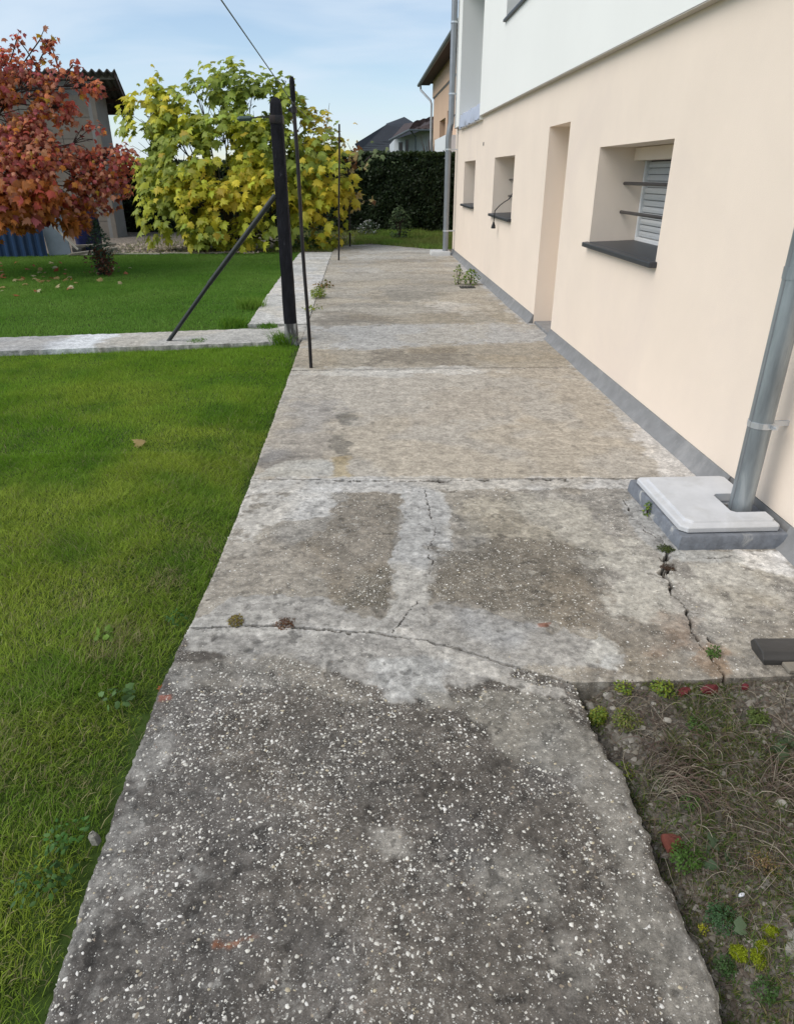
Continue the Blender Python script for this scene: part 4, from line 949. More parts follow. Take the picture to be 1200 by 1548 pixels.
# orange-yellow twiggy part on the right and shoots at the top
def shoot(pts, y, nl, r, pale):
    P = [PY(u, v, y) for u, v in pts]; out = []
    for i in range(nl):
        t = rg.random() * (len(P) - 1); k = int(t); q = P[k] + (P[min(k + 1, len(P) - 1)] - P[k]) * (t - k); out.append(q + rg.normal(0, r, 3))
    return np.array(out), P
SH = [([(232, 180), (236, 140), (238, 112)], yb, 40, .13, 0), ([(300, 150), (292, 132), (296, 118)], yb, 22, .10, 0), ([(380, 150), (384, 128), (378, 116)], yb, 24, .11, 0), ([(335, 140), (330, 118), (345, 108)], yb, 36, .15, 0), ([(425, 150), (432, 122), (415, 118)], yb, 26, .13, 0),
      ([(505, 240), (500, 205), (485, 178)], 18.6, 22, .11, 1), ([(480, 235), (492, 200), (498, 155)], 18.6, 20, .09, 1), ([(440, 215), (460, 180), (470, 160)], 18.6, 26, .16, 1), ([(530, 262), (535, 235), (525, 215)], 18.6, 34, .15, 1),
      ([(500, 290), (525, 300), (552, 305)], 18.4, 30, .12, 1), ([(510, 300), (535, 312), (560, 300)], 18.4, 14, .09, 1), ([(545, 250), (560, 235), (575, 232)], 19.5, 22, .14, 2), ([(520, 330), (515, 350), (525, 365)], 18.3, 16, .12, 0)]
sp_, sc_, stems = [], [], []
for pts, y, nl, r, pale in SH:
    a, P = shoot(pts, y, nl, r, pale); sp_.append(a); sc_ += [pale] * nl; stems.append(P)
sp_ = np.concatenate(sp_); sc_ = np.array(sc_)
allp = np.concatenate([pos, sp_]); n = len(allp)
out = np.concatenate([dirs, rg.normal(size=(len(sp_), 3))])
nrm = out * .7 + np.array([-.35, -.45, .85]) + rg.normal(0, .40, (n, 3)); tip = out * .5 + np.array([0, -.25, -.75]) + rg.normal(0, .45, (n, 3))
size = .12 + .19 * rg.random(n) ** 1.3; size[len(pos):] *= .66
g1, g2, g3, g4, g5 = [np.array(c) for c in ((.44, .47, .045), (.60, .57, .055), (.29, .36, .06), (.66, .54, .05), (.70, .54, .24))]
t = fbm(allp[:, 0] + .4 * allp[:, 1], allp[:, 2], .9, 3, 19) * 1.3 + rg.normal(0, .22, n)
cols = np.where((t > .20)[:, None], g2, g1); cols = np.where((t < -.15)[:, None], g3, cols); cols = np.where((t > .50)[:, None], g4, cols)
cols = np.array(cols); side = (allp[:, 0] > -1.4) & (rg.random(n) < .4); cols[side] = g4 * .9
palef = np.concatenate([np.zeros(len(pos), int), sc_]); cols[palef == 1] = g5; cols[palef == 2] = np.array((.22, .28, .12))
k2 = (palef == 1) & (rg.random(n) < .25); cols[k2] = np.array((.22, .10, .04))
cols = cols * (.75 + .5 * rg.random(n))[:, None]
tree_leaves(maple, ORG, allp, nrm, tip, size, cols, 'maple', 300, .55)
mb = MB()
for k, b in enumerate(BL):
    base = np.array([(rg.random() - .5) * .7, (rg.random() - .5) * .4, 0]); end = b[0] - np.array(ORG); mid = base * .4 + end * .5 + np.array([0, .1, -.25 - .1 * rg.random()])
    mb.tube([base, base * .6 + mid * .4 + np.array([0, 0, .25]), mid, end * .75 + mid * .25, end], [.04, .032, .022, .012, .005], 6)
    for q in range(5):
        e2 = end + rg.normal(0, 1, 3) * b[1] * .35; mb.tube([mid * .3 + end * .7, (mid * .3 + end * .7 + e2) / 2 + np.array([0, 0, .05]), e2], [.012, .008, .004], 5)
mb.build('trunk', M['bark'], maple, smooth=True)
mb = MB()
for P in stems:
    q = [Vector([float(c) for c in p]) - Vector(ORG) for p in P]; root = q[0] + (Vector((0, 0, .9)) - q[0]) * .45; mb.tube([root, q[0], *q[1:]], [.014] + [.010] * (len(q) - 1) + [.004], 5)
mb.build('branch', M['twig'], maple)

# ---- red leaved tree on the left
ORG2 = (-7.1, 13.2, -.02)
red = empty('red_leaved_tree', ORG2, 'tree with red and rust autumn leaves hanging over the left edge of the lawn', 'tree')
rg = np.random.default_rng(8); yr = 13.4
def blob2(u, v, r, y=yr): p = PY(u, v, y); k = (0.896 * y + .441 * 1.4) / F_PX; return (p, r * k, r * k)
BR = [blob2(10, 125, 34), blob2(50, 125, 28), blob2(90, 130, 26), blob2(125, 128, 18), blob2(145, 132, 12), blob2(25, 190, 50), blob2(70, 185, 34), blob2(50, 240, 52, 12.9), blob2(100, 235, 34), blob2(140, 210, 24), blob2(120, 255, 34), blob2(165, 250, 28), blob2(60, 150, 34), blob2(10, 160, 40), blob2(110, 300, 28), blob2(165, 290, 22), blob2(100, 165, 18), blob2(140, 285, 32), blob2(75, 285, 42, 12.9), blob2(20, 285, 50, 12.7), blob2(105, 318, 28), blob2(10, 240, 60), blob2(-60, 150, 90), blob2(-60, 260, 90), blob2(-130, 220, 80), blob2(178, 278, 20), blob2(40, 312, 26, 12.6), blob2(125, 335, 14), blob2(185, 235, 18)]
wts = np.array([b[1] ** 2 for b in BR]); wts /= wts.sum(); NL = 13500
pick = rg.choice(len(BR), NL, p=wts); dirs = rg.normal(size=(NL, 3)); dirs /= np.linalg.norm(dirs, axis=1)[:, None]
pos = np.array([b[0] for b in BR])[pick] + dirs * (np.array([b[1] for b in BR])[pick] * (.4 + .75 * rg.random(NL) ** .7))[:, None]
# twig-like clumping
kk = fbm(pos[:, 0] * 1 + pos[:, 1] * .5, pos[:, 2] * 1.2, 2.6, 3, 29) + .25 * rg.random(NL); keepn = kk > -.03
pos, dirs = pos[keepn], dirs[keepn]
SH2 = [([(30, 130), (35, 95), (60, 60), (68, 40)], 14), ([(60, 110), (40, 75), (20, 50)], 22), ([(90, 110), (80, 75), (62, 58)], 30), ([(60, 90), (75, 62), (85, 55)], 16), ([(10, 100), (5, 85), (2, 70)], 20), ([(100, 110), (110, 98), (118, 100)], 16), ([(15, 95), (25, 60), (28, 48)], 14)]
sp_, stems2 = [], []
for pts, nl in SH2:
    P = [PY(u, v, yr) for u, v in pts]; stems2.append(P)
    for i in range(nl):
        t = rg.random() * (len(P) - 1); k = int(t); sp_.append(P[k] + (P[k + 1] - P[k]) * (t - k) + rg.normal(0, .045, 3))
sp_ = np.array(sp_); allp = np.concatenate([pos, sp_]); n = len(allp); out = np.concatenate([dirs, rg.normal(size=(len(sp_), 3))])
nrm = out * .8 + np.array([-.2, -.4, .5]) + rg.normal(0, .5, (n, 3)); tip = out * .3 + np.array([0, -.2, -.8]) + rg.normal(0, .4, (n, 3))
size = .055 + .070 * rg.random(n); low = (allp[:, 2] < 1.55) & (allp[:, 0] < -5.0); size[low] *= 1.75
pal = np.array([(.56, .11, .07), (.66, .22, .09), (.34, .09, .06), (.60, .26, .15), (.48, .12, .12), (.70, .28, .05), (.50, .20, .10)])
ti = fbm(allp[:, 0] + allp[:, 1] * .3, allp[:, 2], 1.5, 3, 39) + rg.normal(0, .3, n)
ci = np.clip(((ti + .8) / 1.6 * 7).astype(int), 0, 6); cols = pal[ci] * (.65 + .7 * rg.random(n))[:, None]
k3 = low & (rg.random(n) < .7); cols[k3] = np.array((.56, .20, .05)) * (.6 + .7 * rg.random(k3.sum()))[:, None]
ye = rg.random(n) < .012; cols[ye] = (.45, .28, .02)
tree_leaves(red, ORG2, allp, nrm, tip, size, cols, 'maple', 300, .6)
mb = MB()
trunkp = [(0, 0, 0), (.04, 0, .6), (.1, .03, 1.2), (.2, .05, 1.8), (.3, .05, 2.3)]
mb.tube(trunkp, [.10, .085, .075, .06, .045], 9)
mb.build('trunk', M['bark'], red, smooth=True)
mb = MB()
for b in BR:
    e = b[0] - np.array(ORG2); s0 = np.array(trunkp[int(rg.integers(2, 5))]); mid = s0 * .45 + e * .55 + np.array([0, 0, .22])
    mb.tube([s0, s0 * .75 + mid * .25 + np.array([0, 0, .1]), mid, e], [.028, .02, .013, .006], 5)
    for q in range(7):
        e2 = e + rg.normal(0, 1, 3) * b[1] * .42; mb.tube([mid * .3 + e * .7, (mid * .3 + e * .7 + e2) / 2 + np.array([0, 0, .05]), e2], [.008, .005, .0025], 4)
for P in stems2:
    q = [Vector([float(c) for c in p]) - Vector(ORG2) for p in P]; mb.tube(q, [.010] * (len(q) - 1) + [.003], 4)
mb.build('branch', M['twig'], red)

# ---- hedge: clipped dark conifer
def hedge(x0, x1, y0, y1, z1, label, n, seed, z0=-.1):
    o = empty('hedge', ((x0 + x1) / 2, y0, 0), label, 'hedge'); org = np.array([(x0 + x1) / 2, y0, 0])
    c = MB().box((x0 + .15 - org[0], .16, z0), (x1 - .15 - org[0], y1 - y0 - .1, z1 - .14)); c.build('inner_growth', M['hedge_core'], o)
    rg = np.random.default_rng(seed); fr = rg.random(n)
    # front face, top face, ends
    x = x0 + (x1 - x0) * rg.random(n); z = z0 + .1 + (z1 - z0 - .1) * rg.random(n); y = np.full(n, y0)
    bulge = .16 * fbm(x, z, .9, 3, seed) + .10 * fbm(x, z, 3.5, 3, seed + 1)
    y = y0 + bulge + .16 * rg.random(n); nr = np.tile(np.array([0, -1., .35]), (n, 1))
    top = fr > .72; y[top] = y0 + (y1 - y0) * rg.random(top.sum()); z[top] = z1 + .05 * fbm(x[top], y[top], 2, 3, seed + 2) - .06 * rg.random(top.sum()); nr[top] = (0, -.3, 1)
    e1 = fr < .04; x[e1] = x0 + .1 * rg.random(e1.sum()); y[e1] = y0 + (y1 - y0) * rg.random(e1.sum()); nr[e1] = (-1, -.2, .3)
    pos = np.stack([x, y, z], 1) - org; nr = nr + rg.normal(0, .55, (n, 3)); tip = np.array([0, -.5, .8]) + rg.normal(0, .6, (n, 3)); sz = .045 + .07 * rg.random(n)
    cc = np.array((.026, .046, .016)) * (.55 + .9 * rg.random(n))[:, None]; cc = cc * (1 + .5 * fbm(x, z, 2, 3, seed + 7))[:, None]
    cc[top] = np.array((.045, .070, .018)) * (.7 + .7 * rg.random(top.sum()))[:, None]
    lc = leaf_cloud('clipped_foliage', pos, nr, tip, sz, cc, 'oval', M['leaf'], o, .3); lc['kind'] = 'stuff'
    return o
hedge(-1.4, 8.5, 22.6, 24.2, 2.17, 'tall clipped dark green hedge closing the far end of the path', 60000, 3)
hedge(-9.5, -1.42, 23.0, 24.2, 1.95, 'shaded hedge behind the yellow green tree', 24000, 13)

# ================================================================== SHED AND THINGS BY IT
SX, SY = -6.9, 21.0
shed = empty('shed', (SX, SY, 0), 'old block shed with a dark corrugated roof half hidden by the red tree', 'shed')
SL = -15.0; zt = 3.72
rg = np.random.default_rng(2)
bw, bh = .98, .49
me_b = None
for r_ in range(8):
    for c_ in range(9):
        zz0 = -.05 + r_ * (bh + .012); xx1 = 0 - c_ * (bw + .014) - (bw * .5 if (r_ % 2 and False) else 0)
        if zz0 + bh > zt + .1: continue
        if me_b is None:
            m_ = MB().box((-bw, 0, 0), (0, .12, bh)); me_b = m_.mesh('block'); me_b.materials.append(M['block_wall'])
        o = bpy.data.objects.new('block', me_b); COL.objects.link(o); o.parent = shed; o.location = (xx1, .008 * rg.random(), zz0)
MB().box((SL - SX, .03, -.05), (-.001, .20, zt + .05)).build('mortar_core', M['beam'], shed)
# side wall receding
MB().add([(0.005, .0, -.05), (.005, .9, -.05), (.005, .9, 3.45), (.005, .0, 3.75), (-.2, 0.0, -.05), (-.2, .9, -.05), (-.2, .9, 3.45), (-.2, 0.0, 3.75)], [(0, 1, 2, 3), (4, 7, 6, 5), (0, 3, 7, 4), (1, 5, 6, 2), (3, 2, 6, 7), (0, 4, 5, 1)]).build('side_wall', M['block_side'], shed)
MB().box((-.10, -.03, -.05), (.02, -.002, 3.6)).build('corner_post', M['block_wall'], shed)
# corrugated roof: high eave at the front, falling to the back
nx = 520; X_a, X_b = SL - SX - .3, .72; vs = []; fs = []
rb = PY(199, 168, 23.3)
for j, (yy, zz, xe) in enumerate(((-.35, 3.96, .74), (1.0, 3.96 + (rb[2] - 3.96) * .5, (.74 + rb[0] - SX) / 2), (23.3 - SY, rb[2], rb[0] - SX))):
    for i in range(nx): xx = X_a + (xe - X_a) * i / (nx - 1); vs.append((xx, yy, zz + .036 * math.cos(2 * math.pi * (i / (nx - 1)) * 48)))
for j in range(2):
    for i in range(nx - 1): a = j * nx + i; fs.append((a, a + 1, a + nx + 1, a + nx))
ro = MB().add(vs, fs).build('corrugated_roof', M['asbestos'], shed, smooth=True); sl = ro.modifiers.new('t', 'SOLIDIFY'); sl.thickness = .03
# eave beams and purlins
MB().bar((X_a + .1, -.02, 3.86), (X_b - .05, -.02, 3.86), .09, .13).build('eave_beam', M['beam'], shed)
for yy in (.6, 1.3, 2.0): MB().bar((-.8, yy, 3.86 - .33 * yy), (X_b - .1 - .12 * yy, yy, 3.86 - .33 * yy), .08, .11).build('purlin', M['soffit'], shed)
MB().bar((X_b - .02, -.3, 3.88), (rb[0] - SX - .02, 23.25 - SY, rb[2] - .06), .03, .15).build('verge_board', M['soffit'], shed)

# blue corrugated sheet and its neighbours
bs = empty('corrugated_sheet', (-7.4, 16.4, 0), 'dark blue corrugated metal sheet standing under the red tree', 'metal sheet')
vs = []; fs = []; nx = 120
for z in (-.1, .70):
    for i in range(nx): x = -2.2 + (2.62) * i / (nx - 1); vs.append((x, .022 * math.copysign(min(1, abs(1.6 * math.sin(2 * math.pi * x / .18))), math.sin(2 * math.pi * x / .18)), z))
fs = [(i, i + 1, nx + i + 1, nx + i) for i in range(nx - 1)]
b_ = MB().add(vs, fs).build('sheet', M['blue'], bs); sl = b_.modifiers.new('t', 'SOLIDIFY'); sl.thickness = .008
tag(MB().add([(0, 0, -.05), (.42, .15, -.02), (.34, .17, .92), (-.08, .02, .95), (0, .04, -.05), (.42, .19, -.02), (.34, .21, .92), (-.08, .06, .95)], [(0, 1, 2, 3), (4, 7, 6, 5), (0, 3, 7, 4), (1, 5, 6, 2), (3, 2, 6, 7), (0, 4, 5, 1)]).build('leaning_panel', M['greypanel'], None), 'pale grey board leaning beside the blue corrugated sheet', 'board')
bpy.data.objects['leaning_panel'].location = (-6.97, 16.5, 0)
bar_ = empty('barrel', (-6.35, 17.3, 0), 'navy blue plastic barrel behind the leaning grey board', 'barrel')
MB().tube([(0, 0, 0), (0, 0, .03), (0, 0, .3), (0, 0, .6), (0, 0, .86), (0, 0, .90)], [.24, .27, .29, .29, .27, .24], 20).build('drum', M['navy'], bar_, smooth=True)
for z in (.3, .6): MB().tube([(0, 0, z - .015), (0, 0, z + .015)], .298, 20).build('hoop', M['navy'], bar_, smooth=True)
s0, s1 = PY(72, 333, 16.2), PY(118, 377, 15.95)
tag(MB().bar(s0, s1, .03, .03).build('wooden_stick', M['stone'], None), 'thin pale stick leaning against the grey board', 'stick')
tag(MB().bar((-6.55, 16.75, .16), (-5.70, 17.15, .17), .13, .05).build('plank', M['plank'], None, bevel=.005), 'upper weathered plank resting level behind the small shrub', 'plank', 'planks lying at the lawn edge')
tag(MB().bar((-6.45, 16.35, .03), (-5.50, 16.62, .13), .15, .05).build('plank', M['plank'], None, bevel=.005), 'lower grey plank lying tilted beside the small shrub', 'plank', 'planks lying at the lawn edge')
tag(MB().box((-6.52, 16.65, -.05), (-6.30, 16.9, .135)).build('wood_block', M['darkwood'], None, bevel=.01), 'dark wood block propping the upper plank', 'wood block')
kerb = MB(); 
for (x0_, x1_), wh_ in zip(((-6.6, -5.6), (-5.59, -4.6), (-4.59, -3.6), (-3.59, -2.6)), ('leftmost edging stone, behind the conifer sapling at the gravel bed', 'second edging stone from the left along the gravel bed', 'third edging stone from the left, in front of the yellow green tree', 'rightmost edging stone, nearest the black post')): 
    tag(MB().box((x0_, 16.55 + (x0_ + 6.6) * .10, -.12), (x1_, 16.62 + (x0_ + 6.6) * .10, .015)).build('edging_stone', M['stone'], None, bevel=.006), wh_, 'edging stone', 'edging stones along the gravel bed')

# ---------------------------------------------------------------- generic small plant
def plant(name, loc, label, cat, n, h, r, lsize, cols, kind='oval', group=None, seed=0, stem=True, up=.5, shape=None, flowers=None, stemmat='twig'):
    rg = np.random.default_rng(seed); o = empty(name, loc, label, cat, group)
    t = rg.random(n); a = rg.random(n) * 6.283
    prof = shape(t) if shape else (np.sin(np.pi * np.clip(t * .9 + .12, 0, 1)) ** .7)
    rad = r * prof * (.35 + .65 * rg.random(n) ** .5); pos = np.stack([rad * np.cos(a), rad * np.sin(a), h * (.04 + .96 * t)], 1)
    if not stem:
        lob = .55 + .9 * vnoise(np.cos(a) * 1.7 + seed, np.sin(a) * 1.7, seed); rad = r * lob * rg.random(n) ** .6; pos = np.stack([rad * np.cos(a), rad * np.sin(a), h * (.15 + .85 * rg.random(n)) * (1 - .6 * (rad / r / 1.4) ** 2)], 1)
    outd = np.stack([np.cos(a), np.sin(a), np.zeros(n)], 1); nrm = outd * .5 + np.array([0, -.2, .8]) + rg.normal(0, .35, (n, 3)); tip = outd + np.array([0, 0, up]) + rg.normal(0, .35, (n, 3))
    cs = np.array(cols)[rg.integers(0, len(cols), n)] * (.7 + .6 * rg.random(n))[:, None]
    f = leaf_cloud('foliage', pos, nrm, tip, lsize * (.6 + .7 * rg.random(n)), cs, kind, M['leaf'], o, .3)
    if stem:
        mb = MB(); ns = max(3, min(9, n // 12))
        for k in range(ns):
            aa = rg.random() * 6.283; e = np.array([r * .5 * math.cos(aa), r * .5 * math.sin(aa), h * (.6 + .4 * rg.random())])
            mb.tube([(0, 0, -.01), e * .5 + np.array([0, 0, .05 * h]), e], [h * .012 + .0008, h * .009 + .0006, .0008], 4)
        mb.build('stem', M[stemmat], o)
    if flowers:
        nf, fc, fs_ = flowers; rg2 = np.random.default_rng(seed + 9); k = rg2.integers(0, n, nf)
        leaf_cloud('flower', pos[k] + np.array([0, 0, lsize * .4]), nrm[k], tip[k], np.full(nf, fs_), np.tile(np.array(fc), (nf, 1)), 'oval', M['leaf'], o, .1)['kind'] = 'stuff'
    return o
GR = [(.06, .13, .02), (.09, .17, .03), (.04, .09, .02)]; YG = [(.20, .27, .03), (.13, .21, .03), (.28, .30, .04)]; OL = [(.15, .16, .05), (.20, .18, .06), (.10, .13, .04)]; RB = [(.16, .055, .03), (.10, .04, .03), (.20, .10, .05)]
sh = plant('small_conifer', (-4.66, 13.15, -.03), 'thin dark conifer sapling with a browned lower half on the lawn', 'shrub', 900, .92, .17, .045, [(.030, .060, .030), (.045, .085, .045), (.06, .10, .06)], seed=3, shape=lambda t: (.35 + .9 * np.sin(np.pi * np.clip(t * 1.0, 0, 1))) * np.where(t > .75, (1 - t) * 3.2 + .1, 1), up=1.0)
lc = leaf_cloud('brown_foliage', *(lambda rg: (np.stack([(q := rg.normal(0, .09, (420, 2)))[:, 0], q[:, 1], .02 + .42 * rg.random(420)], 1), rg.normal(size=(420, 3)) + np.array([0, -.5, .5]), rg.normal(0, .5, (420, 3)) + np.array([0, 0, .6]), .04 + .04 * rg.random(420), np.array(RB)[rg.integers(0, 3, 420)]))(np.random.default_rng(4)), 'oval', M['leaf'], sh, .3)
plant('small_shrub', (.98, 20.3, 0), 'small grey green shrub standing in front of the dark hedge', 'shrub', 420, .85, .30, .075, [(.07, .11, .04), (.11, .16, .06), (.05, .08, .03)], seed=6)
plant('flower_bush', (.16, 21.3, 0), 'low bush with white flowers at the foot of the hedge', 'bush', 300, .42, .34, .07, [(.05, .08, .04), (.07, .10, .05)], seed=8, flowers=(120, (.55, .56, .56), .05))
plant('garden_weed', PG(495, 372), 'leafy ground weed in the shade under the yellow tree', 'weed', 200, .22, .5, .10, YG + OL, seed=9, group='weeds under the yellow tree')
plant('garden_weed', PG(465, 374), 'low spreading weed under the yellow tree beside the pale strip', 'weed', 180, .2, .5, .10, GR + OL, seed=10, group='weeds under the yellow tree')
plant('garden_weed', PG(445, 366), 'taller dark weed behind the pole under the yellow tree', 'weed', 260, .5, .55, .12, GR + YG, seed=12, group='weeds under the yellow tree')
plant('path_weed', PG(692, 430), 'smaller left weed growing upright from the path by the drain grate', 'weed', 120, .30, .07, .034, YG[:2] + GR[:1], seed=14, stemmat='bark')
plant('path_weed', PG(711, 430), 'bushier right weed growing from the path by the drain grate', 'weed', 260, .24, .14, .036, YG[:2] + GR[:1], seed=15)
plant('joint_weed', PG(481, 450), 'round green cushion weed growing in the joint beside the middle pole', 'weed', 700, .15, .13, .022, YG, seed=16, stem=False)
plant('joint_weed', PG(490, 434), 'withered orange weed in the joint behind the green cushion weed', 'weed', 70, .10, .14, .05, [(.28, .17, .05), (.2, .13, .05), (.12, .15, .03)], seed=17, stem=False)
plant('joint_weed', PG(472, 468), 'thin pale weed low in the joint near the iron pole', 'weed', 50, .06, .10, .03, YG, seed=18, stem=False)
plant('crack_weed', PG(357, 944, -.003), 'yellow and brown weed in the crack near the left edge of the path', 'weed', 260, .040, .030, .009, [(.22, .17, .04), (.14, .09, .03), (.25, .22, .05)], seed=19)
plant('crack_weed', PG(430, 946, -.003), 'flat reddish brown weed in the crack of the repaired joint', 'weed', 320, .020, .038, .008, [(.16, .07, .04), (.10, .055, .03), (.2, .12, .06)], seed=20, stem=False)
plant('crack_weed', PG(980, 780, .0) + np.array([-.01, 0, 0]), 'small green weed climbing the side of the chamber kerb', 'weed', 110, .085, .020, .011, YG[:2] + GR[:1], seed=21)
plant('crack_weed', PG(1007, 832, .0), 'mossy green tuft at the top of the wide crack', 'weed', 420, .022, .034, .008, [(.05, .07, .02), (.08, .11, .02)], seed=22, stem=False)
plant('crack_weed', PG(1078, 990, .0), 'sparse green tuft low in the wide crack', 'weed', 160, .035, .022, .009, GR[:2], seed=23, stem=False)
plant('soil_crumbs', PG(1008, 858, .0), 'dark brown crumbs of earth filling the wide crack', 'soil', 500, .006, .032, .005, [(.06, .035, .02), (.09, .05, .03)], seed=24, stem=False)
for i, (u, v, r, n_, nm) in enumerate([(462, 962, .05, 26, ''), ]): pass
plant('broadleaf_weed', PG(178, 1062, -.05), 'broad leaved weed in the lawn nearest the slab edge', 'weed', 22, .045, .048, .030, [(.09, .17, .05), (.12, .21, .07)], kind='simple', seed=30, stem=False, up=.2)
plant('broadleaf_weed', PG(160, 962, -.05), 'bright green leafy weed in the middle of the near lawn', 'weed', 12, .03, .03, .032, [(.16, .28, .04)], kind='simple', seed=31, stem=False)
plant('broadleaf_weed', PG(8, 968, -.05), 'yellow green weed at the left picture edge in the lawn', 'weed', 10, .03, .03, .026, [(.20, .30, .04)], kind='simple', seed=32, stem=False)
plant('broadleaf_weed', PG(105, 1265, -.06), 'leafy weed low in the grass near the bottom left', 'weed', 50, .04, .045, .017, [(.06, .16, .03), (.09, .20, .04)], seed=33, stem=False)
plant('broadleaf_weed', PG(70, 1330, -.06), 'spreading weed patch in the bottom left grass', 'weed', 80, .04, .07, .018, [(.05, .12, .03), (.08, .17, .04)], seed=34, stem=False)
plant('broadleaf_weed', PG(265, 940, -.06), 'small green weed beside the slab edge at the crack', 'weed', 50, .04, .04, .014, [(.06, .15, .03)], seed=35, stem=False)
# coarse tufts of grass
def tuft(loc, label, n, r, h, cols, seed, group=None, w=.006, cat='grass tuft'):
    rg = np.random.default_rng(seed); o_ = None
    def cf(x, y, rg_): return np.array(cols)[rg_.integers(0, len(cols), len(x))] * (.7 + .6 * rg_.random(len(x)))[:, None]
    o_ = blades('grass_tuft', n, (-r, r), (-r, r), (h * .5, h), (w * .6, w), seed, True, .7, lambda x, y, rg_: np.hypot(x, y) < r * (.5 + .5 * rg_.random(len(x))), lambda x, y: x * 0, cf, None, None)
    o_.location = Vector([float(q) for q in loc]); tag(o_, label, cat, group); return o_
tuft(PG(430, 520, -.04), 'grass tuft growing round the foot of the black post', 800, .15, .15, [(.12, .25, .02), (.16, .28, .03)], 40, w=.009)
tuft(PG(352, 492, -.03), 'long grass tuft at the corner where the pale strip begins', 1100, .20, .11, [(.10, .23, .02), (.14, .26, .02)], 41, w=.009)
tuft(PG(378, 466, -.03), 'paler tall grass tuft against the edge of the pale strip', 1000, .22, .19, [(.15, .28, .03), (.20, .32, .05)], 42, w=.009)
tuft(PG(405, 494, -.0), 'flat grass tuft spilling over the pale strip', 500, .14, .07, [(.10, .22, .02)], 43, w=.009)
tuft(PG(300, 519, -.03), 'short grass tuft creeping over the footing strip beside the brace', 400, .12, .07, [(.11, .24, .02)], 44, w=.008)

# fallen leaves on the lawn
rg = np.random.default_rng(77); gv, gt = leaf_geo('maple', .5)
LPAL = [(.42, .15, .06), (.45, .33, .14), (.50, .42, .22), (.36, .10, .05), (.55, .50, .30)]
lm = []
for c in LPAL:
    me = np_mesh('fallen_leaf', gv - np.array([0, .4, 0]), gt, 3, False, np.repeat(np.array(c)[None], len(gv), 0)); me.materials.append(M['leaf']); lm.append(me)
for i in range(58):
    if i < 46: u = np.clip(rg.normal(52, 38), 2, 150); v = np.clip(rg.normal(420, 14), 398, 446)
    else: u = rg.uniform(70, 200); v = rg.uniform(395, 430)
    p = PG(u, v, -.0); ci_ = int(rg.choice(5, p=[.22, .26, .22, .12, .18])); cn_ = ('orange', 'tan', 'pale straw coloured', 'dark red', 'yellowish')[ci_]; o = bpy.data.objects.new('fallen_leaf', lm[ci_]); COL.objects.link(o)
    s = rg.uniform(.06, .13); o.scale = (s, s, s); o.rotation_euler = (rg.normal(0, .4), rg.normal(0, .4), rg.random() * 6.28); o.location = (p[0], p[1], float(lawn_h(np.array([p[0]]), np.array([p[1]]))[0]) + .04)
    tag(o, cn_ + ' fallen leaf on the lawn by the red tree', 'leaf', cn_ + ' fallen leaves on the lawn')
o = bpy.data.objects.new('fallen_leaf', lm[1]); COL.objects.link(o); p = PG(210, 668, -.02); o.location = (p[0], p[1], -.015); o.scale = (.10, .10, .10); o.rotation_euler = (.3, -.3, 1.2); tag(o, 'single dry brown leaf alone in the middle of the near lawn', 'leaf')
o = bpy.data.objects.new('fallen_leaf', lm[1]); COL.objects.link(o); p = PG(152, 424, -.02); o.location = (p[0], p[1], .0); o.scale = (.16, .16, .16); o.rotation_euler = (.5, .2, 0.2); tag(o, 'curled brown leaf in front of the thin conifer sapling', 'leaf')
o = bpy.data.objects.new('fallen_leaf', lm[0]); COL.objects.link(o); p = PG(247, 1040, -.02); o.location = (p[0], p[1], -.02); o.scale = (.04, .04, .04); o.rotation_euler = (.5, .6, 0.2); tag(o, 'orange leaf caught at the slab edge near the bottom left', 'leaf')

# stones
def rock(loc, s, mat, name, label, cat, seed, group=None, flat=.6, parent=None, ang=False):
    rg = np.random.default_rng(seed); nu, nv_ = (7, 5) if ang else (10, 7); vs = []; fs = []
    ax = [s[0], s[1], s[2]]
    for j in range(nv_ + 1):
        ph = math.pi * j / nv_
        for i in range(nu):
            th = 2 * math.pi * i / nu; k = 1 + (.35 if ang else .22) * (rg.random() - .5)
            vs.append((ax[0] * k * math.sin(ph) * math.cos(th), ax[1] * k * math.sin(ph) * math.sin(th), ax[2] * k * math.cos(ph)))
    fs = [(j * nu + i, (j + 1) * nu + i, (j + 1) * nu + (i + 1) % nu, j * nu + (i + 1) % nu) for j in range(nv_) for i in range(nu)]
    o = MB().add(vs, fs).build(name, mat, parent, smooth=not ang); o.location = Vector([float(q) for q in loc]); o.rotation_euler = (rg.normal(0, .2), rg.normal(0, .2), rg.random() * 3)
    if label: tag(o, label, cat, group)
    return o
rock(PG(143, 1268, -.035), (.020, .014, .024), M['rubble'], 'stone', 'grey stone leaning against the left slab edge', 'stone', 1, ang=True)


# ================================================================== SOIL BED (bottom right)
def bed_h(x, y):
    h = -.050 + .026 * fbm(x, y, 2.2, 4, 201) + .022 * fbm(x, y, 9, 4, 203, .6) + .008 * fbm(x, y, 40, 3, 205)
    h = h - .045 * sstep(.84, .745, x) + .018 * sstep(1.6, 1.86, y)
    h = h + .035 * sstep(.12, .0, np.hypot((x - 1.0) / 1.2, y - .93) - .05)
    return h
XB = np.linspace(.60, 2.05, 330); YB = np.concatenate([np.linspace(-2.5, .5, 30)[:-1], np.linspace(.5, 1.90, 320)])
Xg, Yg = np.meshgrid(XB, YB); x, y = Xg.ravel(), Yg.ravel(); nx, ny = len(XB), len(YB)
i = np.arange((nx - 1) * (ny - 1)); r_, c_ = i // (nx - 1), i % (nx - 1); a = r_ * nx + c_
me = np_mesh('soil_bed', np.stack([x, y, bed_h(x, y)], 1), np.stack([a, a + 1, a + nx + 1, a + nx], 1), 4, True)
tag(link('soil_bed', me, M['soil']), kind='structure')
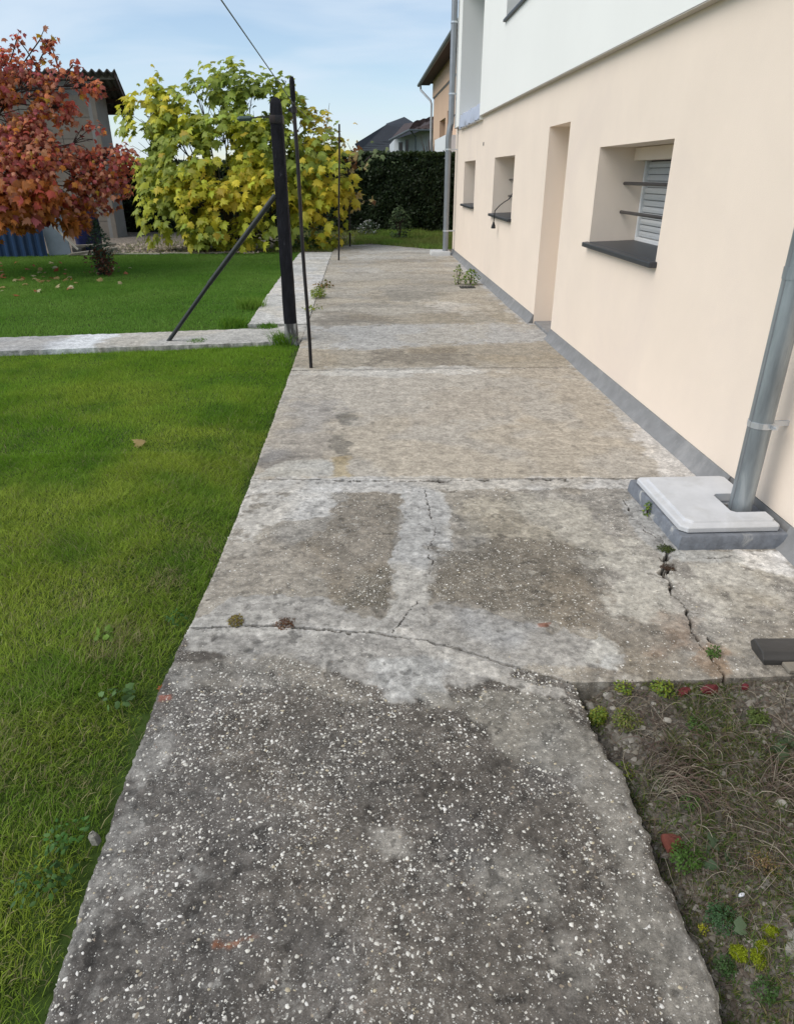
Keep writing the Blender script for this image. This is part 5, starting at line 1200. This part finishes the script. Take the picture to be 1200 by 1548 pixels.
# crumbs and gravel (uncountable)
def crumbs(name, n, xr, yr, hf, sr, cols, seed, mat):
    rg = np.random.default_rng(seed); x = rg.uniform(*xr, n); y = rg.uniform(*yr, n); s = sr[0] + (sr[1] - sr[0]) * rg.random(n) ** 3
    octv = np.array([(1, 0, 0), (0, 1, 0), (-1, 0, 0), (0, -1, 0), (.2, .1, .8), (-.1, 0, -.6)]); tri = np.array([(0, 1, 4), (1, 2, 4), (2, 3, 4), (3, 0, 4)])
    v = octv[None] * (s[:, None, None]) * (.6 + .8 * rg.random((n, 6, 3))); a = rg.random(n) * 6.28
    vx = v[..., 0] * np.cos(a)[:, None] - v[..., 1] * np.sin(a)[:, None]; vy = v[..., 0] * np.sin(a)[:, None] + v[..., 1] * np.cos(a)[:, None]
    v = np.stack([vx + x[:, None], vy + y[:, None], v[..., 2] + hf(x, y)[:, None]], 2)
    F = (np.arange(n)[:, None, None] * 6 + tri[None]).reshape(-1, 3); c = np.array(cols)[rg.integers(0, len(cols), n)] * (.6 + .7 * rg.random(n))[:, None]
    me = np_mesh(name, v.reshape(-1, 3), F, 3, False, np.repeat(c, 6, 0)); return tag(link(name, me, mat), kind='stuff')
crumbs('earth_crumbs', 22000, (.70, 1.9), (.55, 1.87), bed_h, (.002, .013), [(.11, .09, .07), (.14, .125, .10), (.08, .065, .05), (.20, .185, .16)], 5, M['chip'])
crumbs('gravel', 5000, (-6.8, -2.4), (16.7, 19.5), back_h, (.015, .05), [(.30, .25, .19), (.20, .17, .13), (.40, .34, .27), (.12, .10, .08)], 6, M['chip'])
# dry stems
def stems_cloud(name, n, region, hf, lr, wr, cols, seed, rise=.03, dirang=None, parent=None):
    rg = np.random.default_rng(seed); x = rg.uniform(region[0], region[1], n * 3); y = rg.uniform(region[2], region[3], n * 3)
    k = (fbm(x, y, 2.8, 3, 301 + seed) + .35 * rg.random(len(x)) > .05) & (x > right_x1(y) + .02); x, y = x[k][:n], y[k][:n]; n = len(x)
    L = rg.uniform(*lr, n); a = rg.random(n) * 6.28 if dirang is None else rg.normal(dirang, .7, n); Wd = rg.uniform(*wr, n); bend = rg.normal(0, .5, n)
    K = 6; t = np.linspace(0, 1, K); aa = a[:, None] + bend[:, None] * (t[None] - .5) * 2
    dx = np.cumsum(np.cos(aa), 1) * L[:, None] / K; dy = np.cumsum(np.sin(aa), 1) * L[:, None] / K
    px_, py_ = x[:, None] + dx, y[:, None] + dy
    pz = hf(px_.ravel(), py_.ravel()).reshape(n, K) + .006 + rise * rg.random(n)[:, None] * np.sin(np.pi * t)[None] ** .8
    # keep stems out from under the slabs
    lim = right_x1(py_) + .012; px_ = np.where((px_ < lim) & (pz < .003), lim + .01 * rg.random((n, K)), px_); py_ = np.where(py_ > 1.85, 1.85 - .02 * rg.random((n, K)), py_)
    sx, sy = -np.sin(aa) * Wd[:, None] / 2, np.cos(aa) * Wd[:, None] / 2
    v = np.zeros((n, K, 3, 3)); v[:, :, 0] = np.stack([px_ - sx, py_ - sy, pz], 2); v[:, :, 1] = np.stack([px_ + sx, py_ + sy, pz], 2); v[:, :, 2] = np.stack([px_, py_, pz + Wd[:, None]], 2)
    f = []
    for s in range(K - 1):
        for q in range(3): q1 = (q + 1) % 3; f.append((s * 3 + q, s * 3 + q1, (s + 1) * 3 + q1, (s + 1) * 3 + q))
    F = (np.arange(n)[:, None, None] * (K * 3) + np.array(f)[None]).reshape(-1, 4); c = np.array(cols)[rg.integers(0, len(cols), n)] * (.6 + .7 * rg.random(n))[:, None]
    me = np_mesh(name, v.reshape(-1, 3), F, 4, False, np.repeat(c, K * 3, 0)); o = link(name, me, M['straw'], parent); tag(o, kind='stuff'); return o
STR = [(.24, .20, .15), (.17, .13, .10), (.11, .085, .065), (.34, .30, .23), (.14, .09, .075)]
stems_cloud('dry_stems', 1250, (.74, 1.75, 1.05, 1.84), bed_h, (.04, .16), (.0008, .0018), STR, 1, .035)
crumbs('earth_clods', 900, (.72, 1.9), (.55, 1.85), bed_h, (.006, .022), [(.10, .09, .072), (.15, .135, .115), (.08, .068, .055)], 15, M['chip'])
stems_cloud('dry_stems', 420, (.80, 1.20, 1.38, 1.55), bed_h, (.08, .20), (.0012, .0022), STR, 2, .05, 0.1)
stems_cloud('dry_stems', 500, (.74, 1.5, .6, 1.1), bed_h, (.02, .08), (.0006, .0014), STR, 3, .02)
def bed_col(x, y, rg):
    n = len(x); c = np.array([(.09, .15, .03), (.14, .18, .04), (.07, .12, .025), (.20, .18, .08)])[rg.integers(0, 4, n)]; return c * (.7 + .6 * rg.random(n))[:, None]
blades('ground_cover', 48000, (.72, 1.6), (.70, 1.86), (.008, .034), (.0015, .004), 61, True, 1.0, lambda x, y, rg: (x > right_x1(y) + .02) & (rg.random(len(x)) < np.maximum(sstep(-.10, .35, fbm(x, y, 3.5, 4, 311)) * .9, .8 * sstep(.10, .0, x - right_x1(y) - .03) * (fbm(x, y, 7, 3, 5) > -.05)) + .04), bed_h, bed_col)
# individual plants of the bed
Bz = lambda u, v, dz=-.06: PG(u, v, dz)
bedp = [
 ('yellow green weed cushion against the broken slab corner', 905, 1090, 300, .09, .035, .016, YG, 50),
 ('olive feathery plant beside the yellow green cushion', 940, 1110, 420, .08, .06, .014, OL + YG[:1], 51),
 ('bright green sprig under the far slab edge left of the red shard', 985, 1040, 140, .06, .05, .018, YG, 52),
 ('yellowish sprig at the inner corner of the bed', 930, 1040, 110, .05, .04, .016, YG, 53),
 ('green creeping weed below the brick shard', 1035, 1310, 380, .055, .06, .013, [(.06, .13, .02), (.09, .17, .03)], 54),
 ('feathery blue green weed in the lower bed', 1088, 1400, 420, .06, .055, .012, [(.07, .15, .06), (.05, .11, .04)], 55),
 ('small yellow flowering sprig beside the lower slab edge', 1062, 1408, 60, .04, .014, .008, [(.45, .45, .03)], 56),
 ('thin green weed trailing towards the moss', 1095, 1470, 260, .05, .035, .010, [(.07, .12, .04), (.05, .12, .03)], 57),
 ('fine green grass tuft in the upper right of the bed', 1140, 1100, 260, .06, .05, .018, [(.09, .13, .03), (.12, .16, .04)], 58),
 ('green seedling patch in the middle of the bed', 1050, 1110, 200, .05, .05, .014, [(.06, .13, .03), (.10, .17, .04)], 59),
 ('reddish dry sprig near the white petal', 1150, 1320, 200, .07, .05, .009, [(.26, .15, .08), (.2, .17, .04), (.3, .22, .12)], 60),
 ('small weed at the lower right of the bed', 1155, 1510, 180, .04, .035, .012, [(.06, .12, .03)], 62),
 ('yellow green sprig beneath the pile of dry stems', 950, 1165, 60, .03, .04, .02, YG, 63),
 ('tiny green weed above the brick shard', 1040, 1235, 110, .05, .035, .012, GR, 64),
]
for lab, u, v, n_, h_, r_, ls, cs, sd_ in bedp:
    p = Bz(u, v); p[1] = min(p[1], 1.825); p[2] = float(bed_h(np.array([p[0]]), np.array([p[1]]))[0]); plant('bed_weed', p, lab, 'weed', int(n_ * 1.6), h_ * .75, r_ * .72, ls * .55, cs, seed=sd_, stem=False)
for (u, v, lab, sd_, n_, s_) in ((1190, 1140, 'large grey green rosette leaf weed at the right edge of the bed', 70, 12, .07), (1085, 1310, 'broad leaved rosette weed right of the brick shard', 71, 11, .055), (1170, 1150, 'smaller leaf rosette beside the large grey green one', 72, 7, .05), (1115, 1440, 'single broad leaf weed above the moss cushions', 73, 3, .035)):
    p = Bz(u, v); p[1] = min(p[1], 1.825); p[2] = float(bed_h(np.array([p[0]]), np.array([p[1]]))[0]); plant('rosette_weed', p, lab, 'weed', n_, .03, .04, s_, [(.09, .14, .075), (.12, .17, .09)], kind='simple', seed=sd_, stem=False, up=.1)
for (u, v, sx, sy, lab, sd_) in ((1157, 1427, .020, .014, 'upper round yellow green moss cushion beside the rubble', 80), (1115, 1455, .024, .017, 'lower left bright moss cushion', 81), (1140, 1468, .020, .015, 'lower right bright moss cushion', 82), (1145, 1450, .010, .014, 'narrow moss cushion between the other three', 83)):
    p = Bz(u, v); p[1] = min(p[1], 1.825); p[2] = float(bed_h(np.array([p[0]]), np.array([p[1]]))[0]) + .003
    o = rock(p, (sx, sy, .008), M['moss'], 'moss_cushion', lab, 'moss', sd_, 'moss cushions in the lower bed')
    rg = np.random.default_rng(sd_); nf = 900; dd = rg.normal(size=(nf, 3)); dd[:, 2] = abs(dd[:, 2]); dd /= np.linalg.norm(dd, axis=1)[:, None]; kx = 1 + .35 * fbm(dd[:, 0] * 3, dd[:, 1] * 3, 1.0, 3, sd_)
    fz = leaf_cloud('moss_fuzz', dd * np.array([sx, sy, .009]) * kx[:, None], dd + rg.normal(0, .6, (nf, 3)), dd + rg.normal(0, .3, (nf, 3)), np.full(nf, .0045), np.array([(.30, .36, .02)]) * (.5 + .8 * rg.random((nf, 1))), 'oval', M['leaf'], o, .1); fz['kind'] = 'stuff'
for (u, v, s, lab, sd_) in ((890, 1058, (.028, .016, .012), 'long pale stone at the inner corner of the bed', 90), (908, 1050, (.012, .011, .010), 'round pale stone nearest the inner corner', 91), (919, 1065, (.012, .010, .009), 'pale stone just below the round one', 92), (925, 1082, (.013, .010, .009), 'grey stone lying lower right of the pale stones', 93), (1005, 1102, (.016, .012, .010), 'grey stone in the upper middle of the bed', 94), (985, 1078, (.011, .009, .007), 'small flat stone in the upper bed', 95), (1066, 1225, (.008, .006, .005), 'little white pebble in the middle of the bed', 96), (1180, 1220, (.016, .013, .010), 'dull grey lump at the right side of the bed', 97), (1150, 1350, (.006, .005, .004), 'tiny whitish pebble beside the petal', 98)):
    p = Bz(u, v); p[1] = min(p[1], 1.825); p[2] = float(bed_h(np.array([p[0]]), np.array([p[1]]))[0]) + .004; rock(p, s, M['stone'], 'stone', lab, 'stone', sd_, 'stones lying in the soil bed')
for (u, v, s, m_, lab, nm, sd_) in ((1062, 1044, (.045, .022, .018), 'redshard', 'larger dark red shard tucked under the far slab edge', 'red_shard', 101), (1030, 1062, (.035, .016, .010), 'redshard', 'flat dark red shard lying lower left of the larger one', 'red_shard', 102), (1118, 1052, (.016, .014, .013), 'redshard', 'small round red lump under the timber', 'red_shard', 103), (1014, 1282, (.030, .034, .020), 'brick', 'rust brown piece of brick beside the slab edge', 'brick_piece', 104)):
    p = Bz(u, v); p[1] = min(p[1], 1.825); p[2] = float(bed_h(np.array([p[0]]), np.array([p[1]]))[0]) + .008; rock(p, s, M[m_], nm, lab, 'shard', sd_, ang=True)
p = Bz(1118, 1362); pz = float(bed_h(np.array([p[0]]), np.array([p[1]]))[0]); o = rock((p[0], p[1], pz + .008), (.011, .005, .004), M['petal'], 'petal', 'bright white petal lying on the soil of the lower bed', 'petal', 110)
p = PG(1205, 1470, -.05); rock((p[0] + .04, p[1], -.055), (.10, .085, .03), M['rubble'], 'rubble_lump', 'pale concrete rubble lump at the bottom right of the bed', 'rubble', 111, ang=False)
p = PG(1200, 1385, -.05); rock((p[0] + .03, p[1], -.06), (.07, .05, .02), M['rubble'], 'rubble_lump', 'buried rubble lump above the moss cushions', 'rubble', 112)
p = PG(1180, 1105, -.05); rock((p[0], p[1], -.065), (.07, .035, .02), M['rubble'], 'rubble_lump', 'flat rubble lump above the grey green rosette', 'rubble', 113)

# dark timber lying on the slab at the right, and the board under it
tb = empty('timber_block', (1.41, 1.975, .0), 'dark tarred timber block lying on the slab at the right edge', 'timber')
prof = [(-.046, .0), (-.052, .026), (-.034, .052), (.036, .060), (.055, .034), (.050, 0)]; n = len(prof)
vs = [(0 + .012 * (1 if k in (0, 5) else 0), a_, b_) for k, (a_, b_) in enumerate(prof)] + [(.50, a_, b_) for a_, b_ in prof]
MB().add(vs, [tuple(range(n)), tuple(range(2 * n - 1, n - 1, -1))] + [(i, n + i, n + (i + 1) % n, (i + 1) % n) for i in range(n)]).build('timber', M['darkwood'], tb, bevel=.004); tb.rotation_euler.z = -.04
bd = MB().box((0, 0, 0), (.46, .05, .016)).build('board', M['plank'], None, bevel=.003); bd.location = (1.48, 1.872, .004); tag(bd, 'thin grey board lying in front of the dark timber block', 'board')

# ================================================================== FAR HOUSES
ph = empty('house', (3.4, 34, 0), 'peach neighbour house with dark overhanging eave beyond the hedge', 'house')
def ph_obj(mb, name, mat, **k): o = mb.build(name, M[mat], ph, **k); o.location = (-3.4, -34, 0); return o
PYF = 37.2
wh = [(31.9, 34.2, 2.0, 3.70), (29.3, 31.2, 2.86, 3.86), (25.5, 27.5, 2.9, 3.9)]
mb = MB(); wall_holes(mb, 3.4, 20.5, PYF, -.3, 4.78, wh)
for h in wh: reveal(mb, 3.4, 3.75, h)
mb.add([(3.4, PYF, -.3), (12, PYF, -.3), (12, PYF, 5.6), (3.4, PYF, 5.6)], [(0, 3, 2, 1)]); mb.add([(3.4, 20.5, -.3), (12, 20.5, -.3), (12, 20.5, 5.6), (3.4, 20.5, 5.6)], [(0, 1, 2, 3)])
ph_obj(mb, 'wall', 'peach'); ph_obj(MB().box((3.34, 20.45, 4.82), (12.05, PYF + .05, 5.7)), 'upper_wall', 'peach')
ph_obj(MB().box((3.37, 20.47, 4.78), (12.0, PYF + .02, 4.818)), 'drip_profile', 'gutter')
for h in wh:
    wq = empty('window'); wq.parent = ph; wq.location = (-3.4, -34, 0)
    MB().box((3.70, h[0] + .01, h[2] + .01), (3.74, h[1] - .01, h[3] - .01)).build('window_frame', M['peach_dark'], wq)
    MB().box((3.69, h[0] + .15, h[2] + .15), (3.698, h[1] - .15, h[3] - .15)).build('pane', M['glass'], wq)
ph_obj(MB().box((2.86, 20.2, 5.50), (3.33, 38.9, 5.56)), 'soffit', 'soffit')
ph_obj(MB().add([(2.82, 20.2, 5.57), (2.82, 38.9, 5.57), (7.7, 38.9, 8.0), (7.7, 20.2, 8.0), (12.6, 20.2, 5.57), (12.6, 38.9, 5.57)], [(0, 3, 2, 1), (3, 4, 5, 2), (1, 2, 5), (0, 4, 3)]), 'roof', 'tile')
ph_obj(MB().tube([(2.80, 20.2, 5.50), (2.80, 38.9, 5.50)], .075, 8), 'gutter', 'gutter')
ph_obj(MB().tube([(2.84, 38.3, 5.45), (2.86, 38.3, 5.25), (3.25, 37.4, 4.75), (3.30, 37.3, 4.6), (3.30, 37.3, 0)], .05, 8), 'downpipe', 'lightgutter')
ph_obj(MB().box((2.9, 27.0, 2.1), (3.38, 31.0, 2.85)), 'balcony', 'pvc')
# white house with brown tiled roof
wo_ = empty('house', (3.5, 45, 0), 'white house with brown tiled roof behind the hedge', 'house')
def U(u, v, y): p = PY(u, v, y); return np.array([p[0], p[1] - 45, p[2]]) - np.array([3.5, 0, 0])
def uo(mb, name, mat, par=None): return mb.build(name, M[mat], par or wo_)
A = U(600, 200, 45); Bq = U(597, 235, 45)
x0h = U(597, 230, 45)[0]; x1h = x0h + 9; zr = U(600, 203, 45)[2]
mb = MB(); mb.add([(x0h, 1.2, -.3), (x1h, 0, -.3), (x1h, 0, zr + .35), (x0h + 2.0, 0.0, zr + .35), (x0h, 1.2, zr - .2), (x0h + 2.0, 0, -.3)], [(5, 1, 2, 3), (0, 5, 3, 4)]); mb.add([(x0h, 1.2, -.3), (x0h, 9, -.3), (x0h, 9, zr - .2), (x0h, 1.2, zr - .2)], [(0, 3, 2, 1)])
uo(mb, 'wall', 'whitehouse')
e0 = U(588, 212, 44.6); e1 = U(618, 196, 44.2); e2 = U(662, 196, 44.0); r0 = U(662, 165, 48); r1 = U(626, 184, 48)
e3 = np.array([e2[0] + 6, e2[1], e2[2]]); r2 = np.array([r0[0] + 6, r0[1], r0[2] + 1.2])
# tile courses on the front slope: overlapping rows, each its own part
rows = 12
for k in range(rows):
    a0, a1 = e1 + (r1 - e1) * (k / rows), e1 + (r1 - e1) * ((k + 1.15) / rows); b0, b1 = e3 + (r2 - e3) * (k / rows), e3 + (r2 - e3) * ((k + 1.15) / rows)
    upv = np.array([0, -.01, .05]); nseg = 40; vs = []; fs = []
    for s in range(nseg + 1):
        t = s / nseg; w_ = .05 * (s % 2); vs.append(a0 + (b0 - a0) * t + upv + np.array([0, 0, w_])); vs.append(a1 + (b1 - a1) * t + np.array([0, 0, w_])); vs.append(a0 + (b0 - a0) * t + np.array([0, 0, -.02]))
    for s in range(nseg): q = s * 3; fs += [(q, q + 3, q + 4, q + 1), (q + 2, q + 5, q + 3, q)]
    uo(MB().add(vs, fs), 'tile_course', 'tile')
mb = MB(); nb = np.array([0, .0, -.04]); mb.add([e1 + nb, e3 + nb, r2 + nb, r1 + nb], [(0, 1, 2, 3)]); mb.add([e0, e1, r1, e0 + np.array([1.2, 6, 1.2])], [(0, 1, 2, 3)]); uo(mb, 'roof', 'tile')
uo(MB().tube([e0, e1, e3], .06, 6), 'gutter', 'gutter')
for (u0, v0, u1, v1) in ((603, 214, 609, 230), (613, 210, 618, 231)):
    a_, b_ = U(u0, v0, 44.8), U(u1, v1, 44.8); wq = empty('window'); wq.parent = wo_
    MB().box((a_[0], min(a_[1], .9) - .0 + .2, b_[2]), (b_[0], min(a_[1], .9) + .5, a_[2])).build('window_frame', M['gutter'], wq)
    MB().box((a_[0] + .06, min(a_[1], .9) + .18, b_[2] + .06), (b_[0] - .06, min(a_[1], .9) + .195, a_[2] - .06)).build('pane', M['glass'], wq)
uo(MB().tube([U(620, 196, 44.3), U(628, 206, 44.6), U(628, 240, 44.7)], .05, 6), 'downpipe', 'gutter')
# slate roofed house
so = empty('house', (1.5, 56, 0), 'grey house with a broad dark slate roof left of the white house', 'house')
def V_(u, v, y): p = PY(u, v, y); return np.array([p[0] - 1.5, p[1] - 56, p[2]])
a0 = V_(536, 217, 54); a1 = V_(583, 188, 56); a2 = V_(584, 186, 57); a3 = V_(611, 176, 58); a4 = V_(626, 185, 57); a5 = V_(650, 200, 56); bz = V_(560, 229, 54)[2]
mb = MB(); mb.add([a0, (a0[0] + .3, -2, bz), (a5[0] + 3, -2, bz), (a5[0] + 3, 0, a5[2]), a5, a4, a3, a2, a1], [tuple(range(8, -1, -1))])
uo_ = mb.build('roof', M['slate'], so)
for k in range(14):
    z = bz + .12 + k * .14; f = (a3[2] - z) / (a3[2] - a0[2]); xL = a3[0] + (a0[0] - a3[0]) * min(1, max(0, f)) + .05; xR = a3[0] + (a5[0] - a3[0]) * min(1, max(0, (a3[2] - z) / (a3[2] - a5[2])))
    if xR - xL < .3: continue
    yy = -2 + 4 * (z - bz) / (a3[2] - bz) - .22
    MB().box((xL + .1, yy - .02, z), (xR, yy + .0, z + .03)).build('slate_course', M['gutter'], so)
MB().box((a0[0] + .5, -1.6, -.3), (a5[0] + 3, 4, bz - .01)).build('wall', M['whitehouse'], so)
MB().box((a0[0] + .45, -2.05, bz - .06), (a5[0] + 3, -1.9, bz - .012)).build('gutter', M['lightgutter'], so)
# bare garden tree in front of the white house
bt = empty('bare_tree', PY(650, 240, 36) * np.array([1, 1, 0]), 'small bare branched tree in front of the white house', 'tree')
rg = np.random.default_rng(12); mb = MB(); mb.tube([(0, 0, 0), (0, 0, 1.6)], [.07, .05], 6); mb.build('trunk', M['bark'], bt); mb = MB()
for k in range(40):
    a_ = rg.random() * 6.28; e = np.array([math.cos(a_) * rg.uniform(.2, .75), math.sin(a_) * .5, rg.uniform(2.3, 3.35)]); mb.tube([(0, 0, 1.5), e * .5 + np.array([0, 0, .9]), e], [.022, .012, .004], 4)
mb.build('branch', M['twig'], bt)
